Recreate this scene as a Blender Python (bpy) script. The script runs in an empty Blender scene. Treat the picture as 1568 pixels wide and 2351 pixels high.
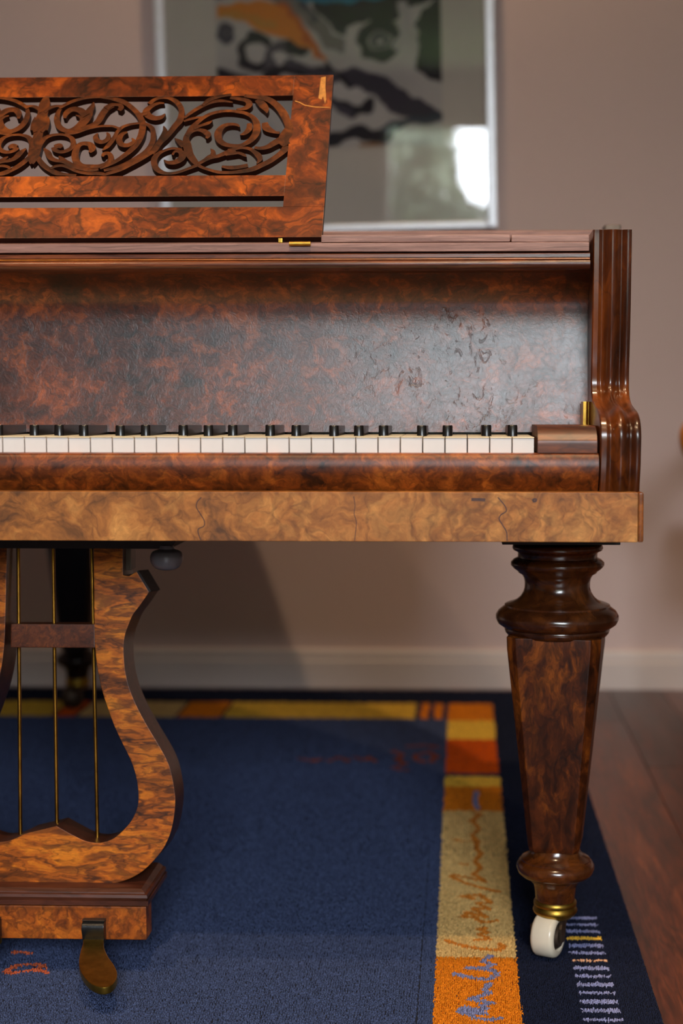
import bpy, bmesh, math, random
import numpy as np
from mathutils import Matrix, Vector

random.seed(7)
rng = np.random.default_rng(7)
S = bpy.context.scene
COL = S.collection

# ------------------------------------------------------------------ camera
W, H, F = 1568, 2351, 3472.0            # frame and focal length in pixels
CX, CY = 944.0, 1175.5                  # principal point
YAW, PITCH = math.radians(2.0), math.atan((1175.5 - 930) / 3472.0)
CAM = np.array([0.0, -1.6, 0.678])
FW = np.array([-math.sin(YAW) * math.cos(PITCH), math.cos(YAW) * math.cos(PITCH), -math.sin(PITCH)])
RT = np.array([math.cos(YAW), math.sin(YAW), 0.0])
UP = np.cross(RT, FW)
cd = bpy.data.cameras.new('camera')
cam = bpy.data.objects.new('camera', cd)
COL.objects.link(cam)
m3 = Matrix(((RT[0], UP[0], -FW[0]), (RT[1], UP[1], -FW[1]), (RT[2], UP[2], -FW[2])))
cam.matrix_world = Matrix.Translation(CAM) @ m3.to_4x4()
cd.sensor_fit = 'VERTICAL'
cd.sensor_height = 36.0
cd.lens = F / H * 36.0
cd.shift_x = -(CX - W / 2) / H
cd.shift_y = 0.0
cd.clip_start = 0.05
cd.dof.use_dof = True
cd.dof.focus_distance = 1.70
cd.dof.aperture_fstop = 2.9
cd.dof.aperture_blades = 9
S.camera = cam

# ------------------------------------------------------------------ world, light, exposure
S.view_settings.view_transform = 'Standard'
S.view_settings.look = 'None'
S.view_settings.exposure = 0.5
S.view_settings.gamma = 1.0
S.view_settings.use_curve_mapping = False
wd = bpy.data.worlds.new('overcast_sky')
S.world = wd
wd.use_nodes = True
bg = wd.node_tree.nodes['Background']
bg.inputs[0].default_value = (0.86, 0.93, 1.0, 1)
bg.inputs[1].default_value = 21.0

WIN = (-0.51, 1.15, 0.78, 2.45)         # window behind the camera: x0, x1, z0, z1
WALL_FRONT_Y = -4.0
pl = bpy.data.lights.new('window_portal', 'AREA')
pl.shape = 'RECTANGLE'
pl.size, pl.size_y = WIN[1] - WIN[0], WIN[3] - WIN[2]
pl.cycles.is_portal = True
po = bpy.data.objects.new('window_portal', pl)
po.location = ((WIN[0] + WIN[1]) / 2, WALL_FRONT_Y + 0.01, (WIN[2] + WIN[3]) / 2)
po.rotation_euler = (math.pi / 2, 0, 0)
COL.objects.link(po)

SPOTS = [(0.30, -0.05, 52), (0.0, -1.25, 62), (-1.0, -0.9, 44), (-0.25, 1.55, 20)]   # ceiling downlights x, y, watts
CEIL_Z = 2.75

# ------------------------------------------------------------------ projection helpers (pixel -> real point on a real plane)
def ray(px, py): return FW * F + RT * (px - CX) + UP * (CY - py)
def atY(px, py, Y):
    d = ray(px, py); return CAM + d * ((Y - CAM[1]) / d[1])
def atZ(px, py, Z=0.0):
    d = ray(px, py); return CAM + d * ((Z - CAM[2]) / d[2])
def atP(px, py, p0, n):
    d = ray(px, py); return CAM + d * (np.dot(p0 - CAM, n) / np.dot(d, n))
def zy(py, Y, px=1000): return float(atY(px, py, Y)[2])
def xy_(px, Y, py=1000): return float(atY(px, py, Y)[0])

def lin(r, g, b):
    f = lambda c: (c / 255 / 12.92) if c / 255 <= 0.04045 else ((c / 255 + 0.055) / 1.055) ** 2.4
    return (f(r), f(g), f(b), 1.0)

# ------------------------------------------------------------------ materials
def new_mat(name):
    m = bpy.data.materials.new(name); m.use_nodes = True
    nt = m.node_tree
    return m, nt, nt.nodes, nt.links, nt.nodes['Principled BSDF']

def ramp(nodes, stops):
    r = nodes.new('ShaderNodeValToRGB')
    el = r.color_ramp.elements
    while len(el) < len(stops): el.new(0.5)
    for e, (p, c) in zip(el, stops): e.position = p; e.color = c
    return r

def plain(name, col, rough=0.5, metal=0.0, grain=0.0, gscale=60, spec=0.5, bump=0.0, coat=0.0):
    m, nt, N, L, P = new_mat(name)
    P.inputs['Roughness'].default_value = rough
    P.inputs['Metallic'].default_value = metal
    P.inputs['Specular IOR Level'].default_value = spec
    P.inputs['Coat Weight'].default_value = coat
    tc = N.new('ShaderNodeTexCoord')
    no = N.new('ShaderNodeTexNoise'); no.inputs['Scale'].default_value = gscale; no.inputs['Detail'].default_value = 5
    L.new(tc.outputs['Object'], no.inputs['Vector'])
    c0 = tuple(max(0, v * (1 - grain)) for v in col[:3]) + (1,)
    c1 = tuple(min(1, v * (1 + grain)) for v in col[:3]) + (1,)
    r = ramp(N, [(0.3, c0), (0.7, c1)])
    L.new(no.outputs['Fac'], r.inputs['Fac']); L.new(r.outputs['Color'], P.inputs['Base Color'])
    if bump:
        b = N.new('ShaderNodeBump'); b.inputs['Strength'].default_value = bump; b.inputs['Distance'].default_value = 0.002
        L.new(no.outputs['Fac'], b.inputs['Height']); L.new(b.outputs['Normal'], P.inputs['Normal'])
    return m

def burl(name, dark, mid, light, scale=22, stretch=(1, 1, 1), warp=0.035, rough=0.3, veins=0.7, vscale=9,
         spec=0.5, coat=0.0, coat_rough=0.12, bump=0.06, pits=0.0, rings=95.0, ringk=0.35, spread=0.0, seed=0.0):
    m, nt, N, L, P = new_mat(name)
    tc = N.new('ShaderNodeTexCoord')
    mp = N.new('ShaderNodeMapping'); mp.inputs['Scale'].default_value = stretch
    mp.inputs['Location'].default_value = (seed, seed * 1.7, seed * .6)
    L.new(tc.outputs['Object'], mp.inputs['Vector'])
    def noise(vec, sc, det, ro=0.6, dist=0.0):
        n = N.new('ShaderNodeTexNoise'); n.inputs['Scale'].default_value = sc; n.inputs['Detail'].default_value = det
        n.inputs['Roughness'].default_value = ro; n.inputs['Distortion'].default_value = dist
        L.new(vec, n.inputs['Vector']); return n
    def vmath(op, a, b):
        n = N.new('ShaderNodeVectorMath'); n.operation = op
        for i, v in enumerate((a, b)):
            if hasattr(v, 'links'): L.new(v, n.inputs[i])
            elif op == 'SCALE' and i == 1: n.inputs['Scale'].default_value = v
            else: n.inputs[i].default_value = v
        return n.outputs[0]
    def math_(op, a, b=0.0, clamp=False):
        n = N.new('ShaderNodeMath'); n.operation = op; n.use_clamp = clamp
        for i, v in enumerate((a, b)):
            if hasattr(v, 'links'): L.new(v, n.inputs[i])
            else: n.inputs[i].default_value = v
        return n.outputs[0]
    base = mp.outputs[0]
    wa = noise(base, scale * 0.7, 3)
    off = vmath('SCALE', vmath('SUBTRACT', wa.outputs['Color'], (0.5, 0.5, 0.5)), warp * 2)
    wp = vmath('ADD', base, off)
    nb = noise(wp, scale, 9, 0.62, 1.1)
    nl = noise(base, scale * 0.28, 2)                      # broad lights and darks of the veneer
    nm_ = noise(wp, scale * 0.32, 5, 0.55, 0.8)
    f = math_('ADD', math_('ADD', math_('MULTIPLY', nb.outputs['Fac'], 0.52), math_('MULTIPLY', nl.outputs['Fac'], 0.2)), math_('MULTIPLY', nm_.outputs['Fac'], 0.36))
    f = math_('SUBTRACT', f, 0.04)
    r = ramp(N, [(0.36 - spread, dark), (0.5, mid), (0.64 + spread, light)])
    L.new(f, r.inputs['Fac'])
    nv = noise(wp, vscale, 3, 0.5, 1.6)
    v = math_('MULTIPLY', math_('ABSOLUTE', math_('SUBTRACT', nv.outputs['Fac'], 0.5)), 38.0, True)   # thin dark figure lines
    nf = noise(wp, scale * 6, 4, 0.7)
    fine = math_('ADD', math_('MULTIPLY', nf.outputs['Fac'], 1.1), 0.45)
    vm = N.new('ShaderNodeMapRange'); vm.inputs['To Min'].default_value = 1.0 - veins; L.new(v, vm.inputs['Value'])
    nr = noise(wp, scale * 0.38, 4, 0.5, 0.5)
    rg = math_('SINE', math_('MULTIPLY', nr.outputs['Fac'], rings))
    rm = N.new('ShaderNodeMapRange'); rm.inputs['From Min'].default_value = -1.0; rm.inputs['From Max'].default_value = 0.5
    rm.inputs['To Min'].default_value = 1.0 - ringk; L.new(rg, rm.inputs['Value'])
    tot = math_('MULTIPLY', math_('MULTIPLY', vm.outputs[0], fine), rm.outputs[0])
    mx = N.new('ShaderNodeMix'); mx.data_type = 'RGBA'; mx.blend_type = 'MULTIPLY'; mx.inputs['Factor'].default_value = 1.0
    L.new(r.outputs['Color'], mx.inputs['A']); L.new(tot, mx.inputs['B'])
    L.new(mx.outputs['Result'], P.inputs['Base Color'])
    P.inputs['Specular IOR Level'].default_value = spec
    P.inputs['Coat Weight'].default_value = coat; P.inputs['Coat Roughness'].default_value = coat_rough; P.inputs['Coat IOR'].default_value = 1.6
    rr = N.new('ShaderNodeMapRange'); rr.inputs['To Min'].default_value = rough * 0.8; rr.inputs['To Max'].default_value = rough * 1.25
    L.new(nl.outputs['Fac'], rr.inputs['Value']); L.new(rr.outputs[0], P.inputs['Roughness'])
    h = nf.outputs['Fac']
    if pits:
        mp2 = N.new('ShaderNodeMapping'); mp2.inputs['Scale'].default_value = (1.0, 1, 0.7); mp2.inputs['Rotation'].default_value = (0, 0.5, 0)
        L.new(base, mp2.inputs['Vector'])
        ns = noise(mp2.outputs[0], 85, 3, 0.6, 1.4)
        nm = noise(base, 11, 1)
        sx = N.new('ShaderNodeSeparateXYZ'); L.new(tc.outputs['Object'], sx.inputs[0])
        side = N.new('ShaderNodeMapRange'); side.inputs['From Min'].default_value = .30; side.inputs['From Max'].default_value = .50
        side.inputs['To Min'].default_value = .08; L.new(sx.outputs[0], side.inputs['Value'])
        pit = math_('MULTIPLY', math_('SUBTRACT', ns.outputs['Fac'], 0.59, True), math_('SUBTRACT', nm.outputs['Fac'], 0.40, True))
        pit = math_('MULTIPLY', pit, side.outputs[0])
        h = math_('SUBTRACT', math_('MULTIPLY', h, 0.35), math_('MULTIPLY', pit, pits))
    b = N.new('ShaderNodeBump'); b.inputs['Strength'].default_value = bump; b.inputs['Distance'].default_value = 0.0015
    L.new(h, b.inputs['Height']); L.new(b.outputs['Normal'], P.inputs['Normal'])
    return m

def attr_mat(name, rough, grain=0.0, gscale=300, spec=0.3):
    m, nt, N, L, P = new_mat(name)
    a = N.new('ShaderNodeAttribute'); a.attribute_name = 'Col'
    P.inputs['Roughness'].default_value = rough; P.inputs['Specular IOR Level'].default_value = spec
    L.new(a.outputs['Color'], P.inputs['Base Color'])
    return m

M = {}
M['desk'] = burl('walnut_burl_music_desk', lin(28, 10, 2), lin(112, 46, 6), lin(188, 90, 15), scale=24, warp=.03, vscale=12, rough=0.37, spec=.35, veins=0.6, rings=70, ringk=.45, seed=2)
M['fret'] = burl('carved_walnut', lin(42, 17, 4), lin(84, 38, 9), lin(124, 62, 14), scale=22, rough=0.45, spec=.2, veins=0.3)
M['desk_edge_shade'] = plain('shade_darkened_edge', lin(40, 14, 7), 0.5, grain=0.3, spec=.2)  # shade on desk and fretwork sides and undersides, put into the colour
M['fall'] = burl('walnut_burl_fallboard', lin(26, 10, 5), lin(84, 34, 12), lin(156, 74, 20), scale=42, warp=.022, vscale=26, rough=0.36, veins=0.4, pits=20, bump=0.5, spec=.75, coat=0.12, coat_rough=0.24, rings=60, ringk=0.3, seed=5)
M['slip'] = burl('walnut_burl_key_slip', lin(44, 16, 4), lin(128, 60, 14), lin(190, 104, 32), scale=40, warp=.02, vscale=18, rough=0.42, veins=0.35, rings=50, seed=8)
M['rail'] = burl('faded_walnut_burl_rail', lin(96, 58, 28), lin(166, 102, 44), lin(206, 142, 72), scale=26, warp=.03, vscale=11, rough=0.5, veins=0.3, rings=60, ringk=0.22, spec=.4, seed=11)
M['rail_edge'] = burl('walnut_edging', lin(80, 36, 8), lin(136, 72, 16), lin(172, 98, 25), scale=30, rough=0.35, veins=0.2)
M['lid'] = burl('worn_mahogany_edge', lin(112, 76, 68), lin(150, 110, 100), lin(180, 138, 126), scale=30, stretch=(0.2, 1, 4), rough=0.5, veins=0.25, rings=50, ringk=.2, seed=3)
M['mould'] = burl('dark_walnut_moulding', lin(48, 22, 14), lin(92, 48, 32), lin(150, 80, 42), scale=26, stretch=(0.25, 1, 4), rough=0.28, veins=0.3, ringk=.2, seed=4)
M['case'] = burl('dark_walnut_case', lin(48, 22, 14), lin(92, 48, 32), lin(120, 64, 36), scale=18, rough=0.3, veins=0.3)
M['stringing'] = plain('orange_stringing', lin(214, 120, 28), 0.35, grain=0.3)
M['cheek'] = burl('polished_walnut', lin(30, 11, 3), lin(78, 34, 8), lin(134, 66, 16), scale=14, stretch=(2, 1, .5), rough=0.28, veins=0.4, coat=0.3, spec=.5, bump=.02, ringk=.15)
M['leg'] = burl('walnut_leg_veneer', lin(24, 9, 3), lin(80, 34, 7), lin(150, 76, 15), scale=30, stretch=(1.4, 1, .6), warp=.03, rough=0.38, spec=.35, veins=0.4, vscale=14, rings=60, ringk=.4)
M['turned'] = burl('turned_walnut', lin(32, 13, 6), lin(70, 34, 14), lin(116, 62, 22), scale=16, rough=0.2, veins=0.3, coat=0.3, bump=.02, ringk=.15)
M['turned_shade'] = burl('shade_darkened_walnut', lin(16, 8, 5), lin(30, 15, 8), lin(44, 22, 10), scale=16, rough=0.3, veins=0.3)  # darker copy of the turned walnut, rear leg's shade painted in
M['lyre'] = burl('feathered_walnut', lin(62, 28, 4), lin(180, 90, 11), lin(226, 132, 24), scale=40, stretch=(.5, 1, 1.7), warp=.03, rough=0.42, spec=.35, veins=0.55, vscale=15, rings=45, ringk=.62, seed=6)
M['lyre_base'] = burl('walnut_burl_box', lin(66, 26, 5), lin(154, 74, 12), lin(198, 106, 22), scale=46, warp=.02, rough=0.4, veins=0.4, rings=50, ringk=.4, seed=9)
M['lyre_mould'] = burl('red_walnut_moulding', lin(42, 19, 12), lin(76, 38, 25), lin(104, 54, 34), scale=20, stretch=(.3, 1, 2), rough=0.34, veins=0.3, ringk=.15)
M['crossbar'] = burl('walnut_burl_bar', lin(40, 14, 6), lin(92, 40, 12), lin(136, 66, 20), scale=44, rough=0.34, veins=0.4, seed=12)
M['block'] = burl('polished_walnut_block', lin(50, 20, 8), lin(100, 46, 14), lin(144, 72, 20), scale=22, stretch=(.5, 1, 2), rough=0.42, veins=0.4, ringk=.2, spec=.7, bump=.02)
M['figure'] = plain('dark_figure_line', lin(74, 40, 28), 0.5, grain=.3, gscale=200)
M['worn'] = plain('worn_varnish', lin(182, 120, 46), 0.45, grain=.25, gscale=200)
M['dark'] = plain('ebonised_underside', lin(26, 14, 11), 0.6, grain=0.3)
M['black'] = plain('ebony_key', lin(17, 16, 17), 0.3, grain=0.15, spec=0.6)
M['ivory'] = plain('ivory_key', lin(236, 230, 226), 0.35, grain=0.03, gscale=25)
M['ivory_lip'] = plain('ivory_key_top', lin(226, 214, 186), 0.3, grain=0.05)
M['brass'] = plain('aged_brass', lin(205, 158, 70), 0.28, metal=1.0, grain=0.25, gscale=90)
M['brass_dark'] = plain('tarnished_brass', lin(168, 134, 56), 0.38, metal=1.0, grain=0.3, gscale=70)
M['rod'] = plain('dull_brass_rod', lin(150, 106, 40), 0.3, metal=1.0, grain=0.5, gscale=30)
M['leather'] = plain('black_leather', lin(20, 20, 22), 0.35, grain=0.3, gscale=120, bump=0.2)
M['porcelain'] = plain('porcelain_wheel', lin(225, 212, 190), 0.25, grain=0.06, gscale=40)
M['iron'] = plain('dark_iron', lin(85, 72, 62), 0.45, metal=0.8, grain=0.3)
M['knob'] = plain('grey_glass_knob', lin(120, 116, 122), 0.3, grain=0.12, gscale=60)
M['wall'] = plain('painted_wall', lin(216, 193, 189), 0.75, grain=0.015, gscale=140, spec=0.2, bump=0.05)
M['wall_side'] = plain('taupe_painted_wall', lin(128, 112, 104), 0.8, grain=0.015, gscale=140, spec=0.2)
M['skirting'] = plain('skirting_paint', lin(216, 201, 195), 0.5, grain=0.01)
M['ceiling'] = plain('ceiling_paint', lin(206, 200, 194), 0.8, grain=0.01)
M['plank'] = burl('jarrah_plank', lin(48, 22, 15), lin(84, 38, 24), lin(116, 58, 36), scale=9, stretch=(6, .5, 1), spec=.8, rough=0.34, veins=0.3, vscale=6)
M['plank_b'] = burl('jarrah_plank_dark', lin(40, 18, 13), lin(68, 31, 22), lin(94, 46, 30), scale=9, stretch=(6, .5, 1), spec=.8, rough=0.34, veins=0.3, vscale=6, seed=3)
M['plank_c'] = burl('jarrah_plank_orange', lin(56, 24, 14), lin(98, 45, 24), lin(130, 66, 34), scale=9, stretch=(6, .5, 1), spec=.8, rough=0.34, veins=0.3, vscale=6, seed=7)
M['subfloor'] = plain('subfloor', lin(40, 22, 16), 0.8, grain=0.2)
M['silver'] = plain('silver_frame', lin(232, 232, 240), 0.4, metal=.55, grain=0.05)
M['mat'] = plain('mat_board', lin(212, 196, 184), 0.8, grain=0.01, spec=.2)
M['print'] = attr_mat('art_print', 0.7)
M['pile'] = attr_mat('wool_pile', 0.9, spec=0.1)
M['rug_back'] = plain('rug_backing', lin(30, 32, 45), 0.95, grain=0.2)
M['chair_wood'] = plain('honey_wood', lin(196, 116, 40), 0.35, grain=0.25, gscale=20)
M['chair_cloth'] = plain('oxblood_upholstery', lin(96, 44, 40), 0.85, grain=0.15, gscale=80)
M['lawn'] = plain('garden_lawn', lin(70, 95, 45), 0.9, grain=0.3, gscale=6)
M['leaf'] = plain('tree_leaves', lin(96, 106, 84), 0.7, grain=0.3, gscale=3)
M['bark'] = plain('tree_bark', lin(70, 58, 48), 0.9, grain=0.3, gscale=8)
M['white_paint'] = plain('window_frame_paint', lin(225, 222, 218), 0.5, grain=0.01)
_g, nt, N, L, P = new_mat('picture_glass')
M['glass'] = _g
N.remove(P)
tr = N.new('ShaderNodeBsdfTransparent'); gl = N.new('ShaderNodeBsdfGlossy'); gl.inputs['Roughness'].default_value = 0.015
lw = N.new('ShaderNodeFresnel'); lw.inputs['IOR'].default_value = 1.62
mxs = N.new('ShaderNodeMixShader')
L.new(lw.outputs[0], mxs.inputs[0]); L.new(tr.outputs[0], mxs.inputs[1]); L.new(gl.outputs[0], mxs.inputs[2])
L.new(mxs.outputs[0], N['Material Output'].inputs['Surface'])
_e, nt, N, L, P = new_mat('lamp_glow')
M['glow'] = _e
P.inputs['Emission Color'].default_value = (1, .78, .5, 1); P.inputs['Emission Strength'].default_value = 12

# ------------------------------------------------------------------ object helpers
def thing(name, label, cat, loc=(0, 0, 0), group=None):
    o = bpy.data.objects.new(name, None); COL.objects.link(o)
    o.location = loc; o.empty_display_size = 0.05
    o['label'] = label; o['category'] = cat
    if group: o['group'] = group
    return o

def root_loc(o):
    v = Vector((0, 0, 0))
    while o is not None: v += o.location; o = o.parent
    return v

def link(me, name, mat, parent=None):
    o = bpy.data.objects.new(name, me); COL.objects.link(o)
    if mat is not None and not me.materials: me.materials.append(M[mat])
    if parent is not None: o.parent = parent
    return o

def mk(name, verts, faces, mat, parent=None, smooth=None, bevel=0.0, bseg=2, kind=None, mats=None, label=None):
    """verts are world coordinates; the mesh is stored relative to its parent chain"""
    off = root_loc(parent) if parent is not None else Vector((0, 0, 0))
    me = bpy.data.meshes.new(name)
    me.from_pydata([tuple(Vector(map(float, v)) - off) for v in verts], [], [tuple(f) for f in faces])
    bm = bmesh.new(); bm.from_mesh(me)
    bmesh.ops.remove_doubles(bm, verts=bm.verts, dist=1e-6)
    bmesh.ops.recalc_face_normals(bm, faces=bm.faces)
    if bevel > 0:
        es = [e for e in bm.edges if len(e.link_faces) == 2 and e.calc_face_angle(0) > math.radians(35)]
        bmesh.ops.bevel(bm, geom=es, offset=bevel, segments=bseg, affect='EDGES', profile=0.6, clamp_overlap=True)
    bm.to_mesh(me); bm.free()
    if smooth is not None or bevel > 0:
        me.shade_smooth()
        me.set_sharp_from_angle(angle=math.radians(smooth if smooth is not None else 40))
    o = link(me, name, mat, parent)
    if bevel > 0:
        wn = o.modifiers.new('face_weighted_normals', 'WEIGHTED_NORMAL'); wn.keep_sharp = True; wn.weight = 100
    if kind: o['kind'] = kind
    if label: o['label'] = label
    return o

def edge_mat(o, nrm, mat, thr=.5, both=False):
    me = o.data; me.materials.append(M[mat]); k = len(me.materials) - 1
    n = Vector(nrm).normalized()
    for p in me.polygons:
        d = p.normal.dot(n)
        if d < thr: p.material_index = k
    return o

def box_vf(x0, x1, y0, y1, z0, z1):
    v = [(x0, y0, z0), (x1, y0, z0), (x1, y1, z0), (x0, y1, z0), (x0, y0, z1), (x1, y0, z1), (x1, y1, z1), (x0, y1, z1)]
    f = [(0, 3, 2, 1), (4, 5, 6, 7), (0, 1, 5, 4), (1, 2, 6, 5), (2, 3, 7, 6), (3, 0, 4, 7)]
    return v, f

def merge(*vfs):
    V, Fc = [], []
    for v, f in vfs:
        n = len(V); V += list(v); Fc += [tuple(i + n for i in q) for q in f]
    return V, Fc

def box(name, x0, x1, y0, y1, z0, z1, mat, parent=None, bevel=0.0, **k):
    return mk(name, *box_vf(x0, x1, y0, y1, z0, z1), mat, parent, bevel=bevel, **k)

def prism_x(prof, x0, x1):                       # closed (y, z) profile extruded along x
    n = len(prof)
    v = [(x0, y, z) for y, z in prof] + [(x1, y, z) for y, z in prof]
    f = [tuple(range(n)), tuple(range(2 * n - 1, n - 1, -1))]
    f += [(i, (i + 1) % n, n + (i + 1) % n, n + i) for i in range(n)]
    return v, f

def extrude_poly(pts, d):                        # planar polygon (3-D points) pushed along the vector d
    n = len(pts); d = np.array(d)
    v = [tuple(p) for p in pts] + [tuple(np.array(p) + d) for p in pts]
    f = [tuple(range(n)), tuple(range(2 * n - 1, n - 1, -1))]
    f += [(i, (i + 1) % n, n + (i + 1) % n, n + i) for i in range(n)]
    return v, f

def lathe(prof, cx, cy, seg=48, rot=0.0):        # (radius, z) pairs from top to bottom, capped
    v, f = [], []
    for r, z in prof:
        for k in range(seg):
            a = rot + 2 * math.pi * k / seg
            v.append((cx + r * math.cos(a), cy + r * math.sin(a), z))
    for i in range(len(prof) - 1):
        for k in range(seg):
            a, b = i * seg + k, i * seg + (k + 1) % seg
            f.append((a, b, b + seg, a + seg))
    f.append(tuple(range(seg))); f.append(tuple(range((len(prof) - 1) * seg, len(prof) * seg)))
    return v, f

def tube(pts, r, seg=10):
    pts = [np.array(p, float) for p in pts]
    v, f = [], []
    for i, p in enumerate(pts):
        t = pts[min(i + 1, len(pts) - 1)] - pts[max(i - 1, 0)]; t /= np.linalg.norm(t)
        a = np.cross(t, (0.31, 0.9, 0.21)); a /= np.linalg.norm(a); b = np.cross(t, a)
        rr = r[i] if hasattr(r, '__len__') else r
        for k in range(seg):
            q = 2 * math.pi * k / seg
            v.append(tuple(p + rr * (a * math.cos(q) + b * math.sin(q))))
    for i in range(len(pts) - 1):
        for k in range(seg):
            a_, b_ = i * seg + k, i * seg + (k + 1) % seg
            f.append((a_, b_, b_ + seg, a_ + seg))
    f.append(tuple(range(seg))); f.append(tuple(range((len(pts) - 1) * seg, len(pts) * seg)))
    return v, f

def catmull(P_, per=6):
    P_ = np.array(P_, float)
    Q = np.vstack([2 * P_[0] - P_[1], P_, 2 * P_[-1] - P_[-2]])
    out = []
    for i in range(1, len(Q) - 2):
        a, b, c, d = Q[i - 1], Q[i], Q[i + 1], Q[i + 2]
        for t in np.linspace(0, 1, per, endpoint=False):
            out.append(0.5 * (2 * b + (c - a) * t + (2 * a - 5 * b + 4 * c - d) * t * t + (3 * b - a - 3 * c + d) * t ** 3))
    out.append(Q[-2])
    return np.array(out)

def poly_inside(px, py, poly):
    ins = np.zeros(px.shape, bool); n = len(poly); j = n - 1
    for i in range(n):
        xi, yi = poly[i]; xj, yj = poly[j]
        c = ((yi > py) != (yj > py)) & (px < (xj - xi) * (py - yi) / ((yj - yi) + 1e-12) + xi)
        ins ^= c; j = i
    return ins

def stroke_dist(px, py, pts):
    d = np.full(px.shape, 1e9)
    for (x0, y0), (x1, y1) in zip(pts[:-1], pts[1:]):
        dx, dy = x1 - x0, y1 - y0; l = dx * dx + dy * dy + 1e-12
        t = np.clip(((px - x0) * dx + (py - y0) * dy) / l, 0, 1)
        d = np.minimum(d, np.hypot(px - x0 - t * dx, py - y0 - t * dy))
    return d

# ------------------------------------------------------------------ room shell
WALL_Y = 2.005
RX0, RX1 = -3.4, 2.4
box('wall_back', RX0 - .1, RX1 + .1, WALL_Y, WALL_Y + 0.12, -0.05, CEIL_Z, 'wall', kind='structure')
box('wall_left', RX0 - 0.12, RX0, WALL_FRONT_Y, WALL_Y, -0.05, CEIL_Z, 'wall_side', kind='structure')
box('wall_right', RX1, RX1 + 0.12, WALL_FRONT_Y, WALL_Y, -0.05, CEIL_Z, 'wall_side', kind='structure')
yf0, yf1 = WALL_FRONT_Y - 0.14, WALL_FRONT_Y
mk('wall_front', *merge(box_vf(RX0 - .1, WIN[0], yf0, yf1, -.05, CEIL_Z), box_vf(WIN[1], RX1 + .1, yf0, yf1, -.05, CEIL_Z),
                        box_vf(WIN[0], WIN[1], yf0, yf1, WIN[3], CEIL_Z), box_vf(WIN[0], WIN[1], yf0, yf1, -.05, WIN[2])), 'wall_side', kind='structure')
wf = mk('window_1', *merge(box_vf(WIN[0], WIN[0] + .04, yf0 + .02, yf0 + .09, WIN[2], WIN[3]), box_vf(WIN[1] - .04, WIN[1], yf0 + .02, yf0 + .09, WIN[2], WIN[3]),
                           box_vf(WIN[0] + .04, WIN[1] - .04, yf0 + .02, yf0 + .09, WIN[2], WIN[2] + .05), box_vf(WIN[0] + .04, WIN[1] - .04, yf0 + .02, yf0 + .09, WIN[3] - .04, WIN[3])),
        'white_paint', kind='structure')
box('ceiling', RX0 - .1, RX1 + .1, yf0, WALL_Y + .12, CEIL_Z, CEIL_Z + 0.1, 'ceiling', kind='structure')
# skirting with a rounded top bead
zt, zb = zy(1492, WALL_Y - .016), -0.01
prof = [(WALL_Y, zb), (WALL_Y - .016, zb), (WALL_Y - .016, zt - .03), (WALL_Y - .013, zt - .026), (WALL_Y - .014, zt - .012), (WALL_Y - .010, zt - .003), (WALL_Y - .004, zt), (WALL_Y, zt)]
mk('baseboard_back', *prism_x(prof, RX0, RX1), 'skirting', kind='structure', smooth=30)

# floor: every plank beside the rug is a part, a slab lies under them
fl = box('floor', RX0 - .1, RX1 + .1, yf0, WALL_Y + .1, -0.06, -0.016, 'subfloor', kind='structure')
PW = 0.128
mesh_cache = {}
row = 0
x = -0.04
while x < 1.30:
    y = WALL_FRONT_Y + random.uniform(-.9, 0.0)
    first = True
    while y < WALL_Y:
        ln = random.choice((0.9, 1.2, 1.5, 1.8))
        y1 = min(y + ln, WALL_Y)
        ya = max(y, WALL_FRONT_Y)
        if y1 - ya > 0.05 and y1 > -1.6:
            mk('plank', *box_vf(x + .0006, x + PW - .0006, ya + .0006, y1 - .0006, -0.016, random.uniform(-.0006, 0)), random.choice(('plank', 'plank_b', 'plank_b', 'plank_c')), fl, bevel=.0012, bseg=1)
        y += ln
    x += PW
mk('plain_boards', *box_vf(x, RX1, WALL_FRONT_Y, WALL_Y, -.016, -.0004), 'plank_b', fl, kind='stuff')
mk('plain_boards', *box_vf(RX0, -0.04, WALL_FRONT_Y, WALL_Y, -.016, -.0004), 'plank', fl, kind='stuff')
mk('plain_boards', *box_vf(-.04, x, WALL_FRONT_Y, -1.6, -.016, -.0012), 'plank', fl, kind='stuff')

# garden outside the window behind the camera, plus an added sky-blocking hedge
box('ground', -9, 9, -16, yf0 - .001, -.3, -.12, 'lawn', kind='structure')
tree = thing('garden_tree', 'leafy garden tree outside the window, reflected in the picture glass', 'tree', (-0.95, -8.0, -.12))
mk('trunk', *tube([(-.95, -8, -.12), (-.93, -8.02, 1.2), (-.9, -8, 2.4)], (.11, .09, .05), 12), 'bark', tree, smooth=60)
lv, lf = [], []
for k in range(5200):
    d = rng.normal(size=3); d /= np.linalg.norm(d)
    c = np.array([-.92, -8, 2.78]) + d * np.array([1.05, .9, .62]) * rng.uniform(.55, 1.0) * (1 + .18 * math.sin(5 * d[0] + 3 * d[2]) )
    a = rng.normal(size=3); a /= np.linalg.norm(a); b = np.cross(a, rng.normal(size=3)); b /= np.linalg.norm(b)
    s = rng.uniform(.05, .09); n = len(lv)
    lv += [c - a * s, c + b * s * .5, c + a * s, c - b * s * .5]; lf.append((n, n + 1, n + 2, n + 3))
for k in range(1500):
    d = rng.normal(size=3); d /= np.linalg.norm(d)
    c = np.array([-.02, -8, 2.22]) + d * np.array([.42, .5, .26]) * rng.uniform(.3, 1.0)
    a = rng.normal(size=3); a /= np.linalg.norm(a); b = np.cross(a, rng.normal(size=3)); b /= np.linalg.norm(b)
    s = rng.uniform(.04, .07); n = len(lv)
    lv += [c - a * s, c + b * s * .5, c + a * s, c - b * s * .5]; lf.append((n, n + 1, n + 2, n + 3))
mk('foliage', lv, lf, 'leaf', tree, kind='stuff')

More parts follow.
